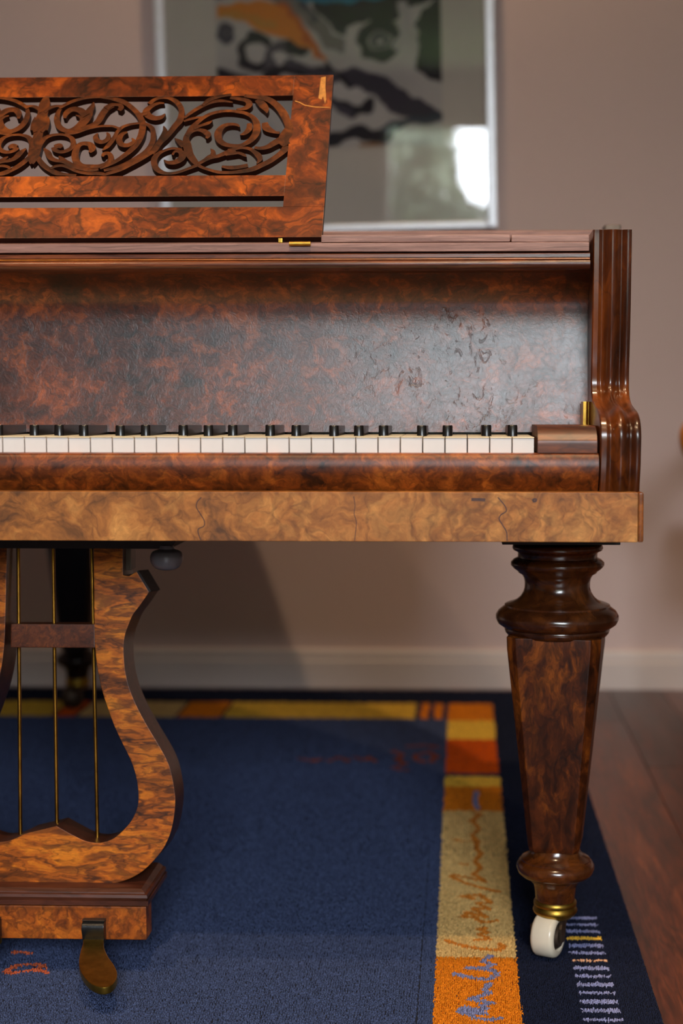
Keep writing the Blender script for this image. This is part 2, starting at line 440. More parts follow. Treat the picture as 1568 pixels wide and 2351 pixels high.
hedge = thing('sky_block_hedge', 'added hedge, out of view beyond the tree, blocking low sky light', 'hedge', (.5, -10.9, -.12))  # unseen hedge added to cut low sky and darken the upper wall
mk('sky_block_core', *box_vf(-6, 7, -11.2, -10.6, -.12, 2.5), 'leaf', hedge)
lv, lf = [], []
for k in range(5000):
    c = np.array([rng.uniform(-6, 7), rng.uniform(-11.25, -10.5), rng.uniform(-.1, 2.6)])
    if rng.random() < .55: c[1] = -10.52 + rng.normal(0, .04)
    else: c[2] = 2.52 + rng.normal(0, .05)
    a = rng.normal(size=3); a /= np.linalg.norm(a); b = np.cross(a, rng.normal(size=3)); b /= np.linalg.norm(b)
    q_ = rng.uniform(.05, .09); n = len(lv)
    lv += [c - a * q_, c + b * q_ * .5, c + a * q_, c - b * q_ * .5]; lf.append((n, n + 1, n + 2, n + 3))
mk('foliage', lv, lf, 'leaf', hedge, kind='stuff')

# ceiling downlights (their own light stays here)
for i, (lx, ly, wt) in enumerate(SPOTS):
    where = ('above the music desk', 'behind the treble end of the keys', 'behind the bass end of the keys', 'over the tail of the piano')[i]
    t = thing('ceiling_downlight', 'round warm recessed downlight in the ceiling ' + where, 'light', (lx, ly, CEIL_Z), 'ceiling downlights')
    mk('trim_ring', *lathe([(.030, CEIL_Z - .001), (.046, CEIL_Z - .001), (.046, CEIL_Z - .006), (.034, CEIL_Z - .008), (.030, CEIL_Z - .004)], lx, ly, 32), 'white_paint', t, smooth=40)
    mk('lamp_glass', *lathe([(.029, CEIL_Z - .002), (.029, CEIL_Z - .004)], lx, ly, 24), 'glow', t)
    ld = bpy.data.lights.new('downlight_bulb', 'SPOT'); ld.energy = wt; ld.color = (1.0, 0.72, 0.44)
    ld.spot_size = math.radians(120); ld.spot_blend = 0.6; ld.shadow_soft_size = 0.03
    lo = bpy.data.objects.new('downlight_bulb', ld); lo.location = (0, 0, -.02); lo.parent = t; COL.objects.link(lo)

# ------------------------------------------------------------------ framed picture on the wall
YP = WALL_Y - 0.022
tilt = math.radians(-1.15)
fx0, fx1 = xy_(354, YP, 0), xy_(1134, YP, 0)
fz0 = zy(532, YP); fz1 = fz0 + 1.06
pcx = (fx0 + fx1) / 2
pic = thing('framed_picture', 'large abstract print in a thin silver frame hanging on the wall behind the piano', 'picture', (pcx, WALL_Y, fz0))
piv = np.array([pcx, 0, zy(0, YP)])
def tl(v):                                   # the picture hangs a little crooked
    out = []
    for p in v:
        dx, dz = p[0] - piv[0], p[2] - piv[2]
        out.append((piv[0] + dx * math.cos(tilt) + dz * math.sin(tilt), p[1], piv[2] - dx * math.sin(tilt) + dz * math.cos(tilt)))
    return out
fw = 0.0225
def frame_bar(x0, x1, z0, z1):
    v, f = box_vf(x0, x1, WALL_Y - .034, WALL_Y - .002, z0, z1)
    return mk('frame_bar', tl(v), f, 'silver', pic, bevel=.004, bseg=3)
frame_bar(fx0, fx0 + fw, fz0, fz1); frame_bar(fx1 - fw, fx1, fz0, fz1)
frame_bar(fx0 + fw, fx1 - fw, fz0, fz0 + .016); frame_bar(fx0 + fw, fx1 - fw, fz1 - fw, fz1)
v, f = box_vf(fx0 + .01, fx1 - .01, WALL_Y - .014, WALL_Y - .004, fz0 + .01, fz1 - .01)
mk('mat_board', tl(v), f, 'mat', pic)
ya = WALL_Y - .0155
ax0, ax1 = xy_(494, ya, 60), xy_(1011, ya, 60)
az0 = zy(338, ya); az1 = az0 + .70
nx, nz = 200, 260
gx, gz = np.meshgrid(np.linspace(ax0, ax1, nx), np.linspace(az0, az1, nz))
# paint in the pixel frame of the print (plain flat coordinates of the sheet)
Px = 494 + (gx - ax0) / (ax1 - ax0) * 517; Py = 338 - (gz - az0) / (ax1 - ax0) * 517
wob = 5 * np.sin(Px * .11 + 2 * np.sin(Py * .07)) + 4 * np.sin(Py * .17 + Px * .05)
X = (Px - 340) * 1.823 + wob; Y = Py * 1.823 + wob[::-1]
col = np.zeros(X.shape + (3,)); col[:] = lin(196, 182, 176)[:3]
tone = (np.sin(X * .016 + 1.3 * np.sin(Y * .02)) + np.sin(Y * .031 - X * .012)) * .5
col *= (1 + .10 * tone)[..., None]
INK, INK2 = np.array(lin(38, 34, 42)[:3]), np.array(lin(74, 66, 78)[:3])
def dab(pts, w, c, soft=6):
    d = stroke_dist(X, Y, pts); a = np.clip((w / 2 - d) / soft + .5, 0, 1)[..., None]
    col[:] = col * (1 - a) + np.array(c) * a
def fill(pts, c):
    a = poly_inside(X, Y, pts)[..., None]; col[:] = np.where(a, np.array(c), col)
fill([(690, 40), (780, 130), (810, 150), (880, 95), (920, 100), (1010, 120), (1080, 60), (1140, 30), (1230, 20), (1230, -300), (600, -300)], INK)
fill([(560, 25), (980, 15), (1060, -30), (1230, -120), (1230, -320), (560, -320)], np.array(lin(40, 130, 160)[:3]))
fill([(250, -20), (560, -10), (560, -400), (250, -400)], INK2)
dab([(300, -160), (600, -260), (900, -400)], 90, lin(200, 188, 180)[:3]); dab([(1100, -320), (900, -500), (600, -560)], 120, INK)
dab([(300, -420), (700, -640), (1200, -700)], 110, lin(210, 130, 40)[:3])
fill([(1140, 60), (1230, 10), (1230, 370), (1180, 350), (1115, 290), (1130, 200), (1120, 120)], INK)
for r_, w_, c_ in ((62, 46, INK), (22, 26, INK2)):
    dab([(965 + r_ * 1.15 * math.cos(q), 182 + r_ * math.sin(q)) for q in np.linspace(0, 6.3, 20)], w_, c_)
dab([(1060, 30), (1090, 110), (1040, 200)], 34, lin(186, 172, 170)[:3])
fill([(795, 300), (850, 283), (900, 292), (990, 330), (1100, 415), (1225, 478), (1215, 500), (1080, 498), (1010, 470), (930, 400), (860, 365), (810, 335)], INK2 * .8)
dab([(770, 425), (840, 468), (900, 462), (915, 440)], 46, INK); dab([(700, 400), (780, 440), (840, 480)], 22, INK2)
dab([(740, 590), (800, 570), (870, 550), (930, 575), (985, 572)], 52, INK); dab([(880, 610), (980, 615)], 20, lin(150, 100, 50)[:3])
dab([(980, 545), (1080, 515), (1220, 505)], 34, lin(64, 70, 80)[:3])
for cx_, cy_, r_, w_, c_ in ((445, 215, 60, 40, INK), (325, 135, 22, 40, INK2), (545, 240, 45, 40, lin(90, 80, 88)[:3])):
    dab([(cx_ + r_ * math.cos(q), cy_ + r_ * 1.1 * math.sin(q)) for q in np.linspace(0.4, 5.6, 16)], w_, c_)
dab([(285, 290), (330, 310), (400, 320)], 40, INK); dab([(500, 310), (570, 285), (660, 300), (740, 310)], 46, INK)
dab([(590, 190), (640, 215)], 50, INK); dab([(600, 270), (700, 300), (780, 340)], 22, INK2)
dab([(560, 0), (640, 40), (720, 120), (760, 180), (800, 195)], 56, lin(128, 116, 112)[:3]); dab([(640, 10), (700, 90)], 18, INK2)
OR = np.array(lin(226, 132, 36)[:3])
fill([(285, 45), (300, 15), (420, 5), (540, 10), (600, 45), (650, 110), (690, 170), (745, 250), (730, 262), (640, 195), (560, 160), (450, 118), (370, 72), (285, 62)], OR)
dab([(560, 20), (620, 80), (660, 160), (720, 240)], 26, lin(196, 92, 22)[:3]); dab([(310, 50), (420, 70), (520, 110)], 26, lin(206, 140, 56)[:3])
dab([(740, 270), (790, 320), (840, 360)], 26, INK)
V = np.stack([gx, np.full_like(gx, ya), gz], -1).reshape(-1, 3)
V = tl(V)
idx = np.arange(nx * nz).reshape(nz, nx)
Fq = np.stack([idx[:-1, :-1], idx[:-1, 1:], idx[1:, 1:], idx[1:, :-1]], -1).reshape(-1, 4)
off = root_loc(pic)
me = bpy.data.meshes.new('art_print'); me.from_pydata([tuple(np.array(p) - np.array(off)) for p in V], [], Fq.tolist())
ca = me.color_attributes.new('Col', 'FLOAT_COLOR', 'POINT')
ca.data.foreach_set('color', np.concatenate([np.clip(col.reshape(-1, 3), 0, 1), np.ones((nx * nz, 1))], 1).astype(np.float32).ravel())
link(me, 'art_print', 'print', pic)
v, f = box_vf(fx0 + fw - .004, fx1 - fw + .004, WALL_Y - .0232, WALL_Y - .0212, fz0 + .012, fz1 - fw + .004)
mk('glass_pane', tl(v), f, 'glass', pic)

# ------------------------------------------------------------------ rug
RX = [-2.35, 0.220]; RY = [-0.75, 1.935]
rug = thing('rug', 'navy blue wool rug with tan and orange border blocks, lying under the piano', 'rug', ((RX[0] + RX[1]) / 2, (RY[0] + RY[1]) / 2, 0))
box('backing', RX[0], RX[1], RY[0], RY[1], 0, 0.0035, 'rug_back', rug, bevel=.001)
def floor_pts(pts, sc, ox, oy): return [tuple(atZ(ox + x / sc, oy + y / sc, .008)[:2]) for x, y in pts]
c6 = lambda p: floor_pts(p, 2.7606, 1000, 1800)
tan_script = [c6(p) for p in (
    [(70, 980), (130, 1000), (200, 1015), (300, 1035), (400, 1040), (430, 1020), (410, 1000)],
    [(250, 975), (340, 970), (280, 940), (330, 930), (270, 905), (320, 900)],
    [(390, 855), (300, 865), (240, 830), (170, 830), (200, 800), (320, 830), (240, 775), (340, 780), (260, 740), (350, 740), (280, 690), (160, 700), (240, 715)],
    [(400, 670), (300, 650), (200, 620), (100, 575), (120, 565), (240, 590), (320, 610), (240, 560), (290, 520), (250, 480), (290, 430), (260, 400), (270, 350), (200, 352), (120, 340)],
    [(270, 370), (230, 310), (280, 270), (230, 220), (280, 180), (240, 170)], [(160, 495), (195, 500)])]
blue_script = [c6(p) for p in (
    [(350, 1075), (300, 1110), (370, 1130), (300, 1150), (200, 1150), (300, 1160), (370, 1170), (395, 1195), (330, 1225), (230, 1215), (120, 1190), (150, 1195)],
    [(340, 1250), (310, 1290), (340, 1310), (220, 1350), (360, 1370), (290, 1390), (320, 1410), (230, 1418), (150, 1420), (190, 1400), (320, 1440), (160, 1430), (230, 1455)],
    [(260, 1470), (340, 1480), (410, 1470)], [(260, 40), (250, 90), (265, 150)])]
c7 = lambda p: floor_pts(p, 3.267, 0, 1900)
field_script = [c7([(40, 1060), (120, 1020), (220, 1005), (310, 1010), (320, 1030), (240, 1050), (190, 1060), (290, 1052), (350, 1070)]), c7([(90, 920), (150, 918), (220, 925)]), c7([(60, 1075), (150, 1068)])]
c5 = lambda p: floor_pts(p, 2.347, 900, 1580)
far_script = [c5(p) for p in ([(0, 330), (50, 345), (30, 375), (70, 400), (10, 420)], [(90, 305), (180, 300), (245, 310)], [(130, 350), (200, 335), (240, 360), (210, 390), (140, 385), (125, 360)], [(40, 430), (80, 435)],
                              [(-200, 365), (-150, 380), (-120, 365), (-90, 385)], [(-340, 380), (-280, 365), (-230, 385)], [(-500, 370), (-430, 385), (-390, 375)])]
NAVY, EDGE = np.array(lin(66, 77, 110)[:3]), np.array(lin(27, 32, 52)[:3])
TAN, ORG, YEL, RED, LAV = (np.array(lin(*c)[:3]) for c in ((226, 184, 116), (222, 126, 26), (240, 190, 70), (206, 84, 14), (142, 146, 190)))
PINK = np.array(lin(236, 180, 140)[:3]); SCR = np.array(lin(214, 128, 44)[:3]); RUST = np.array(lin(190, 92, 60)[:3])
fy = lambda py: float(atZ(1090, py, .008)[1])
B0, B1 = -.0325, .0655                          # right border band
FB0, FB1 = fy(1648), fy(1613)                   # far border band
def rug_colour(x, y):
    n = len(x)
    jx, jy = x + rng.normal(0, .0006, n), y + rng.normal(0, .0006, n)
    c = np.empty((n, 3)); c[:] = EDGE
    fld = (jx < B0) & (jy < FB0); c[fld] = NAVY
    def rect(x0, x1, y0, y1, k): c[(jx >= x0) & (jx < x1) & (jy >= y0) & (jy < y1)] = k
    def lines(strokes, w, k):
        for s in strokes: c[stroke_dist(jx, jy, s) < w / 2] = k
    for p0, p1, k in ((1613, 1652, ORG), (1652, 1694, YEL), (1694, 1772, RED), (1772, 1779, EDGE * 2), (1779, 1802, YEL), (1802, 1858, ORG), (1858, 2193, TAN), (2193, 2560, ORG)):
        rect(B0, B1, fy(p1), fy(p0), k)
    rect(B0, B1, -.75, -.33, RED)
    rect(-.10, B0, FB0, FB1, EDGE * 2)
    for a in (1010, 978): xx = float(atZ(a, 1630, .008)[0]); rect(xx - .012, xx + .006, FB0, FB1, ORG)
    x = xs = float(atZ(960, 1630, .008)[0]); i = 0
    while x > RX[0] + .2:
        wd_ = (.42, .10, .22, .05, .34, .16)[i % 6]; rect(x - wd_, x - .006, FB0, FB1, (YEL * .8, ORG, TAN * .8, RED, YEL * .7, ORG * .8)[i % 6]); x -= wd_; i += 1
    lines(tan_script, .0085, SCR); lines(blue_script, .0085, LAV * .8); lines(field_script, .008, RUST); lines(far_script, .012, RUST * .45)
    for k in range(26):                           # short woven bars along the outer edge
        yc = .352 - k * .0254
        kk = PINK if k % 12 == 6 else (YEL if k % 12 == 3 else LAV)
        hw = (.0052, .0036, .0052, .0054, .0054, .0042, .0026, .0054, .004, .0060, .0038, .0056)[k % 12]
        rect(.1325, .1752, yc - hw, yc + hw, kk)
    return c
def tufts(x0, x1, y0, y1, sp):
    a, b = np.meshgrid(np.arange(x0 + sp / 2, x1, sp), np.arange(y0 + sp / 2, y1, sp))
    a, b = a.ravel(), b.ravel()
    return a + rng.uniform(-.3, .3, a.size) * sp, b + rng.uniform(-.3, .3, a.size) * sp, np.full(a.size, sp)
zones = [(-.78, -.05, -.08, .62, .0031), (-.05, RX[1], -.08, .62, .0024), (-1.05, RX[1], .62, 1.2, .0042), (-1.35, RX[1], 1.2, RY[1], .0058),
         (RX[0], -1.05, .62, 1.2, .012), (RX[0], -1.35, 1.2, RY[1], .012), (RX[0], -.78, -.08, .62, .012), (RX[0], RX[1], RY[0], -.08, .008)]
tx, ty, ts = (np.concatenate(q) for q in zip(*[tufts(*z) for z in zones]))
tx = np.clip(tx, RX[0], RX[1]); n = tx.size
tc_ = rug_colour(tx, ty) * rng.uniform(.8, 1.2, (n, 1))
ang = rng.uniform(0, 2 * math.pi, n); hgt = rng.uniform(.0052, .0067, n)
lean = rng.normal(0, .14, (n, 2)) * ts[:, None]
vs = np.empty((n, 6, 3), np.float32)
for k in range(3):
    a = ang + k * 2.0944
    vs[:, k, 0] = tx + np.cos(a) * ts * .72; vs[:, k, 1] = ty + np.sin(a) * ts * .72; vs[:, k, 2] = .003
    vs[:, 3 + k, 0] = tx + np.cos(a) * ts * .42 + lean[:, 0]; vs[:, 3 + k, 1] = ty + np.sin(a) * ts * .42 + lean[:, 1]; vs[:, 3 + k, 2] = hgt
vs -= np.array(root_loc(rug), np.float32)
base = (np.arange(n) * 6)[:, None]
tri = np.array([0, 1, 4, 0, 4, 3, 1, 2, 5, 1, 5, 4, 2, 0, 3, 2, 3, 5, 3, 4, 5])
loops = (base + tri[None, :]).ravel().astype(np.int32)
me = bpy.data.meshes.new('wool_pile')
me.vertices.add(n * 6); me.vertices.foreach_set('co', vs.ravel())
me.loops.add(loops.size); me.loops.foreach_set('vertex_index', loops)
me.polygons.add(n * 7); me.polygons.foreach_set('loop_start', np.arange(0, n * 21, 3, dtype=np.int32))
me.update(calc_edges=True)
ca = me.color_attributes.new('Col', 'FLOAT_COLOR', 'POINT')
cc = np.ones((n, 6, 4), np.float32); cc[:, :, :3] = np.clip(tc_, 0, 1)[:, None, :]
ca.data.foreach_set('color', cc.ravel())
o = link(me, 'wool_pile', 'pile', rug); o['kind'] = 'stuff'

# ------------------------------------------------------------------ piano
XC = -0.508
piano = thing('grand_piano', 'antique walnut burl grand piano standing on the blue rug, keyboard toward the viewer', 'piano', (XC, 0.8, 0))
mir = lambda x: 2 * XC - x
xr_rail = xy_(1478, -.02, 1180); xl_rail = mir(xr_rail)

# key bed rail (the broad light board) with a darker end strip
YR = -.02
rz0, rz1 = zy(1244, YR), zy(1130, YR)
xs_ = xy_(1465, YR, 1180)
rail = box('front_rail', mir(xs_), xs_, YR, .10, rz0, rz1, 'rail', piano, bevel=.0012, label='pale faded burl veneered rail')
for a, b in ((xs_, xr_rail), (xl_rail, mir(xs_))):
    box('end_strip', a, b, YR, .10, rz0, rz1, 'rail_edge', rail, bevel=.0022)
for w_, ln_ in ((2.6, [(1143, 1142), (1150, 1150), (1160, 1163), (1162, 1174), (1150, 1182), (1146, 1192), (1154, 1206), (1163, 1222), (1164, 1242)]),
                (2.2, [(462, 1142), (453, 1152), (451, 1165), (460, 1180), (469, 1196), (468, 1208), (456, 1214), (455, 1224), (461, 1240)]),
                (1.6, [(812, 1140), (815, 1160), (813, 1180), (818, 1200), (814, 1242)]),
                (4.5, [(1222, 1150), (1226, 1146), (1231, 1147), (1229, 1151), (1223, 1152)]), (7, [(1082, 1147), (1100, 1147), (1114, 1148)])):
    q = catmull(ln_, 4); t = np.gradient(q, axis=0); t /= np.linalg.norm(t, axis=1)[:, None]; nn = np.stack([-t[:, 1], t[:, 0]], 1) * w_ / 2
    a_ = [atY(*p, YR - .00012) for p in q + nn]; b_ = [atY(*p, YR - .00012) for p in q - nn]
    k_ = len(a_)
    vv = a_ + b_ + [p + [0, .0006, 0] for p in a_ + b_]
    ff = [(i, i + 1, k_ + i + 1, k_ + i) for i in range(k_ - 1)] + [(2 * k_ + i, 3 * k_ + i, 3 * k_ + i + 1, 2 * k_ + i + 1) for i in range(k_ - 1)]
    ff += [(i, 2 * k_ + i, 2 * k_ + i + 1, i + 1) for i in range(k_ - 1)] + [(k_ + i, k_ + i + 1, 3 * k_ + i + 1, 3 * k_ + i) for i in range(k_ - 1)] + [(0, k_, 3 * k_, 2 * k_), (k_ - 1, 3 * k_ - 1, 4 * k_ - 1, 2 * k_ - 1)]
    mk('veneer_figure', vv, ff, 'figure', rail)
box('keybed', xl_rail + .006, xr_rail - .006, .06, .42, rz0 - .001, rz1 - .004, 'dark', piano)

# key slip: bulging burl board under the keys
sx1 = xy_(1375, -.01, 1080); sx0 = mir(sx1)
zt_, zb_ = zy(1040, -.004), rz1
hh = zt_ - zb_
prof = [(.006, zt_), (-.001, zt_ - .0005), (-.0055, zt_ - .03 * hh), (-.0085, zt_ - .10 * hh), (-.0105, zt_ - .26 * hh), (-.0105, zt_ - .42 * hh), (-.0075, zt_ - .62 * hh), (-.002, zt_ - .82 * hh), (.004, zb_), (.02, zb_), (.02, zt_)]
pr = catmull([p for p in prof[:9]], 4).tolist() + prof[9:]
mk('key_slip', *prism_x(pr, sx0, sx1), 'slip', piano, smooth=35)

# key blocks at both ends of the keyboard
kx0, kx1 = xy_(1235, -.002, 1010), xy_(1371, -.002, 1010)
z0, z1 = zt_ + .0002, zy(978, .012)
dz = z1 - z0
prof = catmull([(-.0025, z0), (-.003, z0 + .2 * dz), (-.003, z0 + .44 * dz), (-.0005, z0 + .56 * dz), (.005, z0 + .74 * dz), (.014, z0 + .92 * dz), (.026, z1)], 5).tolist() + [(.145, z1), (.145, z0)]
mk('key_block', *prism_x(prof, kx0, kx1), 'block', piano, smooth=35)
mk('key_block', *prism_x(prof, mir(kx1), mir(kx0)), 'block', piano, smooth=35)

# white keys
KP = 0.023744; KXR = float(atY(1226.5, 1020, .008)[0]) + .0003
kz1 = zy(1003.2, .008); kzl = zy(1005.6, .008)
off = root_loc(piano)
v, f = box_vf(-KP / 2 + .0006, KP / 2 - .0006, .0085, .155, kz1 - .030, kzl)
v2, f2 = box_vf(-KP / 2 + .0004, KP / 2 - .0004, .0073, .155, kzl, kz1)
wm = bpy.data.meshes.new('white_key')
VV, FF = merge((v, f), (v2, f2))
wm.from_pydata(VV, [], FF)
bm = bmesh.new(); bm.from_mesh(wm); bmesh.ops.bevel(bm, geom=[e for e in bm.edges], offset=.0004, segments=1, affect='EDGES'); bm.to_mesh(wm); bm.free()
wm.materials.append(M['ivory']); wm.materials.append(M['ivory_lip'])
for p_ in wm.polygons:
    if p_.center.z > kzl - .0001: p_.material_index = 1
NW = 50
for i in range(NW):
    o = link(wm, 'white_key', None, piano)
    o.location = (KXR - (i + .5) * KP - off[0], -off[1], -off[2] + random.uniform(-.0003, .0003))
# black keys: rounded front, top falling away to the back
bw, by0, by1 = .0107, .058, .158
bz0, bz1f, bz1b = kz1 - .004, zy(976.2, .058), zy(976.2, .058) - .0015
plan = [(-bw / 2, by1), (-bw / 2, by0 + .004)] + [(bw / 2 * math.sin(q), by0 + .004 - .004 * math.cos(q)) for q in np.linspace(-1.45, 1.45, 9)] + [(bw / 2, by0 + .004), (bw / 2, by1)]
nb_ = len(plan); V, Fc = [], []
for lvl in range(3):
    s = (1.0, .985, .90)[lvl]
    for x, y in plan:
        t = (y - by0) / (by1 - by0); zt2 = bz1f * (1 - t) + bz1b * t
        V.append((x * s, y + (0, .0004, .0014)[lvl] * (1 if y < by0 + .01 else 0), (bz0, zt2 - .0012, zt2)[lvl]))
for l in range(2):
    for i in range(nb_): Fc.append((l * nb_ + i, l * nb_ + (i + 1) % nb_, (l + 1) * nb_ + (i + 1) % nb_, (l + 1) * nb_ + i))
Fc += [tuple(range(nb_)), tuple(range(2 * nb_, 3 * nb_))]
kb = mk('black_key', V, Fc, 'black', None, smooth=50)
bmesh_me = kb.data; bpy.data.objects.remove(kb)
measured = [1177, 1117, 1027, 968, 880, 823, 766, 679, 619, 533, 477, 419, 332.5, 274, 190, 133.5, 76.6, -6]
offs = {}
pat = [1, 2, 4, 5, 7, 8, 9]      # boundaries counted from the top A (G#, F#, D#, C#, A#, G#, F#)
cen = []
for octv in range(8):
    for b_, d_ in ((1, -.0), (2, -.0030), (4, .0030), (5, -.0024), (7, .003), (8, 0), (9, -.003)):
        bb = b_ + 7 * octv
        if b_ in (8, 9): continue
        if bb < NW: cen.append((KXR - bb * KP + d_))
for k, x in enumerate(cen):
    if k < len(measured) - 1: x = float(atY(measured[k], 990, .058)[0])
    o = link(bmesh_me, 'black_key', None, piano)
    o.location = (x - off[0], -off[1], -off[2] + random.uniform(-.0004, .0004))

# fallboard (upright burl panel behind the keys)
fbx1 = xy_(1352, .15, 800); fbx0 = mir(fbx1)
pts = [(.150, 992), (.1535, 960), (.159, 900), (.1645, 830), (.168, 770), (.169, 730), (.167, 700), (.161, 678), (.150, 655), (.137, 638), (.124, 624)]
prof = catmull([(y, zy(p, y)) for y, p in pts], 4).tolist()
back = [(y + .012, z) for y, z in prof[::-1]]
fb = mk('fallboard', *prism_x(prof + back, fbx0, fbx1), 'fall', piano, smooth=40)
# inside of the key well, dark
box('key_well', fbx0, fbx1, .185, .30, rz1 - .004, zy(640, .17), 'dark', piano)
# brass hinge plate at the right end of the fallboard
hz0, hz1 = zy(976, .12), zy(922, .12)
hx0, hx1 = xy_(1338, .12, 950), xy_(1379, .12, 950)
hp = mk('hinge_plate', *merge(box_vf(hx0, hx0 + .004, .118, .150, hz0, hz1), box_vf(hx0 + .004, hx1, .123, .150, hz0, hz1), tube([(hx0 + .0065, .122, hz0), (hx0 + .0065, .122, hz1)], .0026, 10), tube([(hx0 + .0125, .124, hz0), (hx0 + .0125, .124, hz1)], .0018, 10)), 'brass', fb, bevel=.0004)

# front mouldings below the lid
mx1 = xy_(1354, .10, 600); mx0 = mir(mx1)
def Z(p, y): return zy(p, y)
prof = [(.10, Z(581, .10)), (.0975, Z(583, .0975)), (.0975, Z(591, .0975)), (.099, Z(592.5, .099)), (.16, Z(592.5, .099)), (.16, Z(581, .10))]
mk('fascia_strip', *prism_x(prof, mx0, mx1), 'mould', piano, smooth=30)
prof = [(.100, Z(592.6, .1)), (.0985, Z(593, .1)), (.0985, Z(595.6, .1)), (.100, Z(596, .1)), (.16, Z(596, .1)), (.16, Z(592.6, .1))]
mk('inlay_line', *prism_x(prof, mx0, mx1), 'stringing', piano, label='thin bright orange inlay line')
prof = catmull([(.102, Z(596.2, .1)), (.0955, Z(598, .0955)), (.093, Z(603, .093)), (.0935, Z(610, .0935)), (.0975, Z(617, .0975)), (.105, Z(622, .105)), (.118, Z(625, .118))], 5).tolist() + [(.16, Z(625, .118)), (.16, Z(596.2, .1))]
mk('front_moulding', *prism_x(prof, mx0, mx1), 'mould', piano, smooth=35)

# lid boards
lz0, lzm, lz1 = Z(577.5, .098), Z(556.5, .098), Z(539.5, .098)
lx1 = xy_(1353, .098, 560)
nx_ = xy_(1172.5, .098, 550); dx1 = xy_(738, .098, 550)
box('lid_board', mir(lx1), lx1, .098, .45, lz0, lzm - .0001, 'lid', piano, bevel=.0012)
box('lid_end_piece', nx_ + .0006, lx1, .0985, .45, lzm, lz1, 'lid', piano, bevel=.0014)
box('lid_end_piece', mir(lx1), mir(nx_) - .0006, .0985, .45, lzm, lz1, 'lid', piano, bevel=.0014)
tray = xy_(738, .104, 548)
box('desk_tray', tray, nx_ - .0006, .0985, .44, lzm + .0004, lz1 + .0007, 'lid', piano, bevel=.0014)
box('desk_tray', mir(nx_) + .0006, mir(tray), .0985, .44, lzm + .0004, lz1 + .0007, 'lid', piano, bevel=.0014)
# folded front flap lying on the main lid
fz_ = zy(529, .47)
box('folded_lid_flap', mir(.225), .225, .47, .80, lz1, fz_, 'lid', piano, bevel=.004)
hzz = zy(517, .52)
box('lid_hinge_block', xy_(1388, .52, 520), xy_(1426, .52, 520), .52, .56, fz_ - .001, hzz, 'iron', piano, bevel=.002)

# case: curved grand outline
plan = catmull([(.17, .17), (.175, .35), (.17, .52), (.135, .72), (.07, .92), (-.03, 1.12), (-.16, 1.32), (-.31, 1.52), (-.45, 1.67), (-.60, 1.78), (-.78, 1.84), (-.96, 1.82), (-1.10, 1.72), (-1.17, 1.55), (-1.185, 1.2), (-1.185, .17)], 4)
v, f = extrude_poly([(x, y, rz0 + .012) for x, y in plan], (0, 0, lz0 - .001 - rz0 - .012))
mk('case', v, f, 'case', piano, smooth=35)
pl2 = [(x + (.012 if x > XC else -.012), y + (.0 if y < .5 else .006)) for x, y in plan if y > .44]
v, f = extrude_poly([(x, y, lz0 + .001) for x, y in pl2], (0, 0, lz1 - lz0 - .002))
mk('main_lid', v, f, 'lid', piano, smooth=35)

# scrolled, fluted cheeks (arms)
def cheek(name, flip):
    path = [(.097, 527), (.0975, 545), (.099, 620), (.102, 720), (.107, 800), (.111, 850), (.111, 885), (.103, 908), (.084, 924), (.058, 934), (.030, 942), (.008, 953), (-.006, 970), (-.0125, 995), (-.0125, 1030), (-.010, 1070), (-.004, 1110), (-.001, 1129.5)]
    path = catmull([(y, zy(p, y, 1404)) for y, p in path], 5)
    # section across the width: (u 0..1, outward offset)
    sec = [(0, -.004), (.01, -.001), (.03, 0), (.15, 0), (.17, -.0010), (.185, -.0012), (.21, -.0022), (.245, -.0030), (.28, -.0026), (.32, -.0008), (.365, .0018), (.42, .0040), (.47, .0049), (.52, .0049), (.57, .0040), (.625, .0018), (.67, -.0008), (.71, -.0026), (.745, -.0030), (.78, -.0022), (.805, -.0012), (.825, -.0008), (.845, 0), (.96, 0), (.985, -.001), (1.0, -.005)]
    V, Fc = [], []
    m = len(sec) + 2
    for i, (y, z) in enumerate(path):
        t = path[min(i + 1, len(path) - 1)] - path[max(i - 1, 0)]; t /= np.linalg.norm(t)
        nrm = np.array([t[1], -t[0]])
        if nrm[0] > 0: nrm = -nrm                     # outward, toward the player
        x0 = xy_(1362.5, .096, 540) ; x1 = xy_(1452, .096, 540)
        for u, d in sec:
            q = (y, z) + nrm * d * min(1, 1.0)
            xx = x0 + (x1 - x0) * u
            V.append((mir(xx) if flip else xx, q[0], min(max(q[1], rz1 - .0005), path[0][1] + .001)))
        for u in (1, 0):
            xx = x0 + (x1 - x0) * u
            V.append((mir(xx) if flip else xx, .24, z))
    for i in range(len(path) - 1):
        for k in range(m):
            a, b = i * m + k, i * m + (k + 1) % m
            Fc.append((a, b, b + m, a + m))
    Fc += [tuple(range(m)), tuple(range((len(path) - 1) * m, len(path) * m))]
    return mk(name, V, Fc, 'cheek', piano, smooth=45)
cheek('fluted_cheek', False); cheek('fluted_cheek', True)

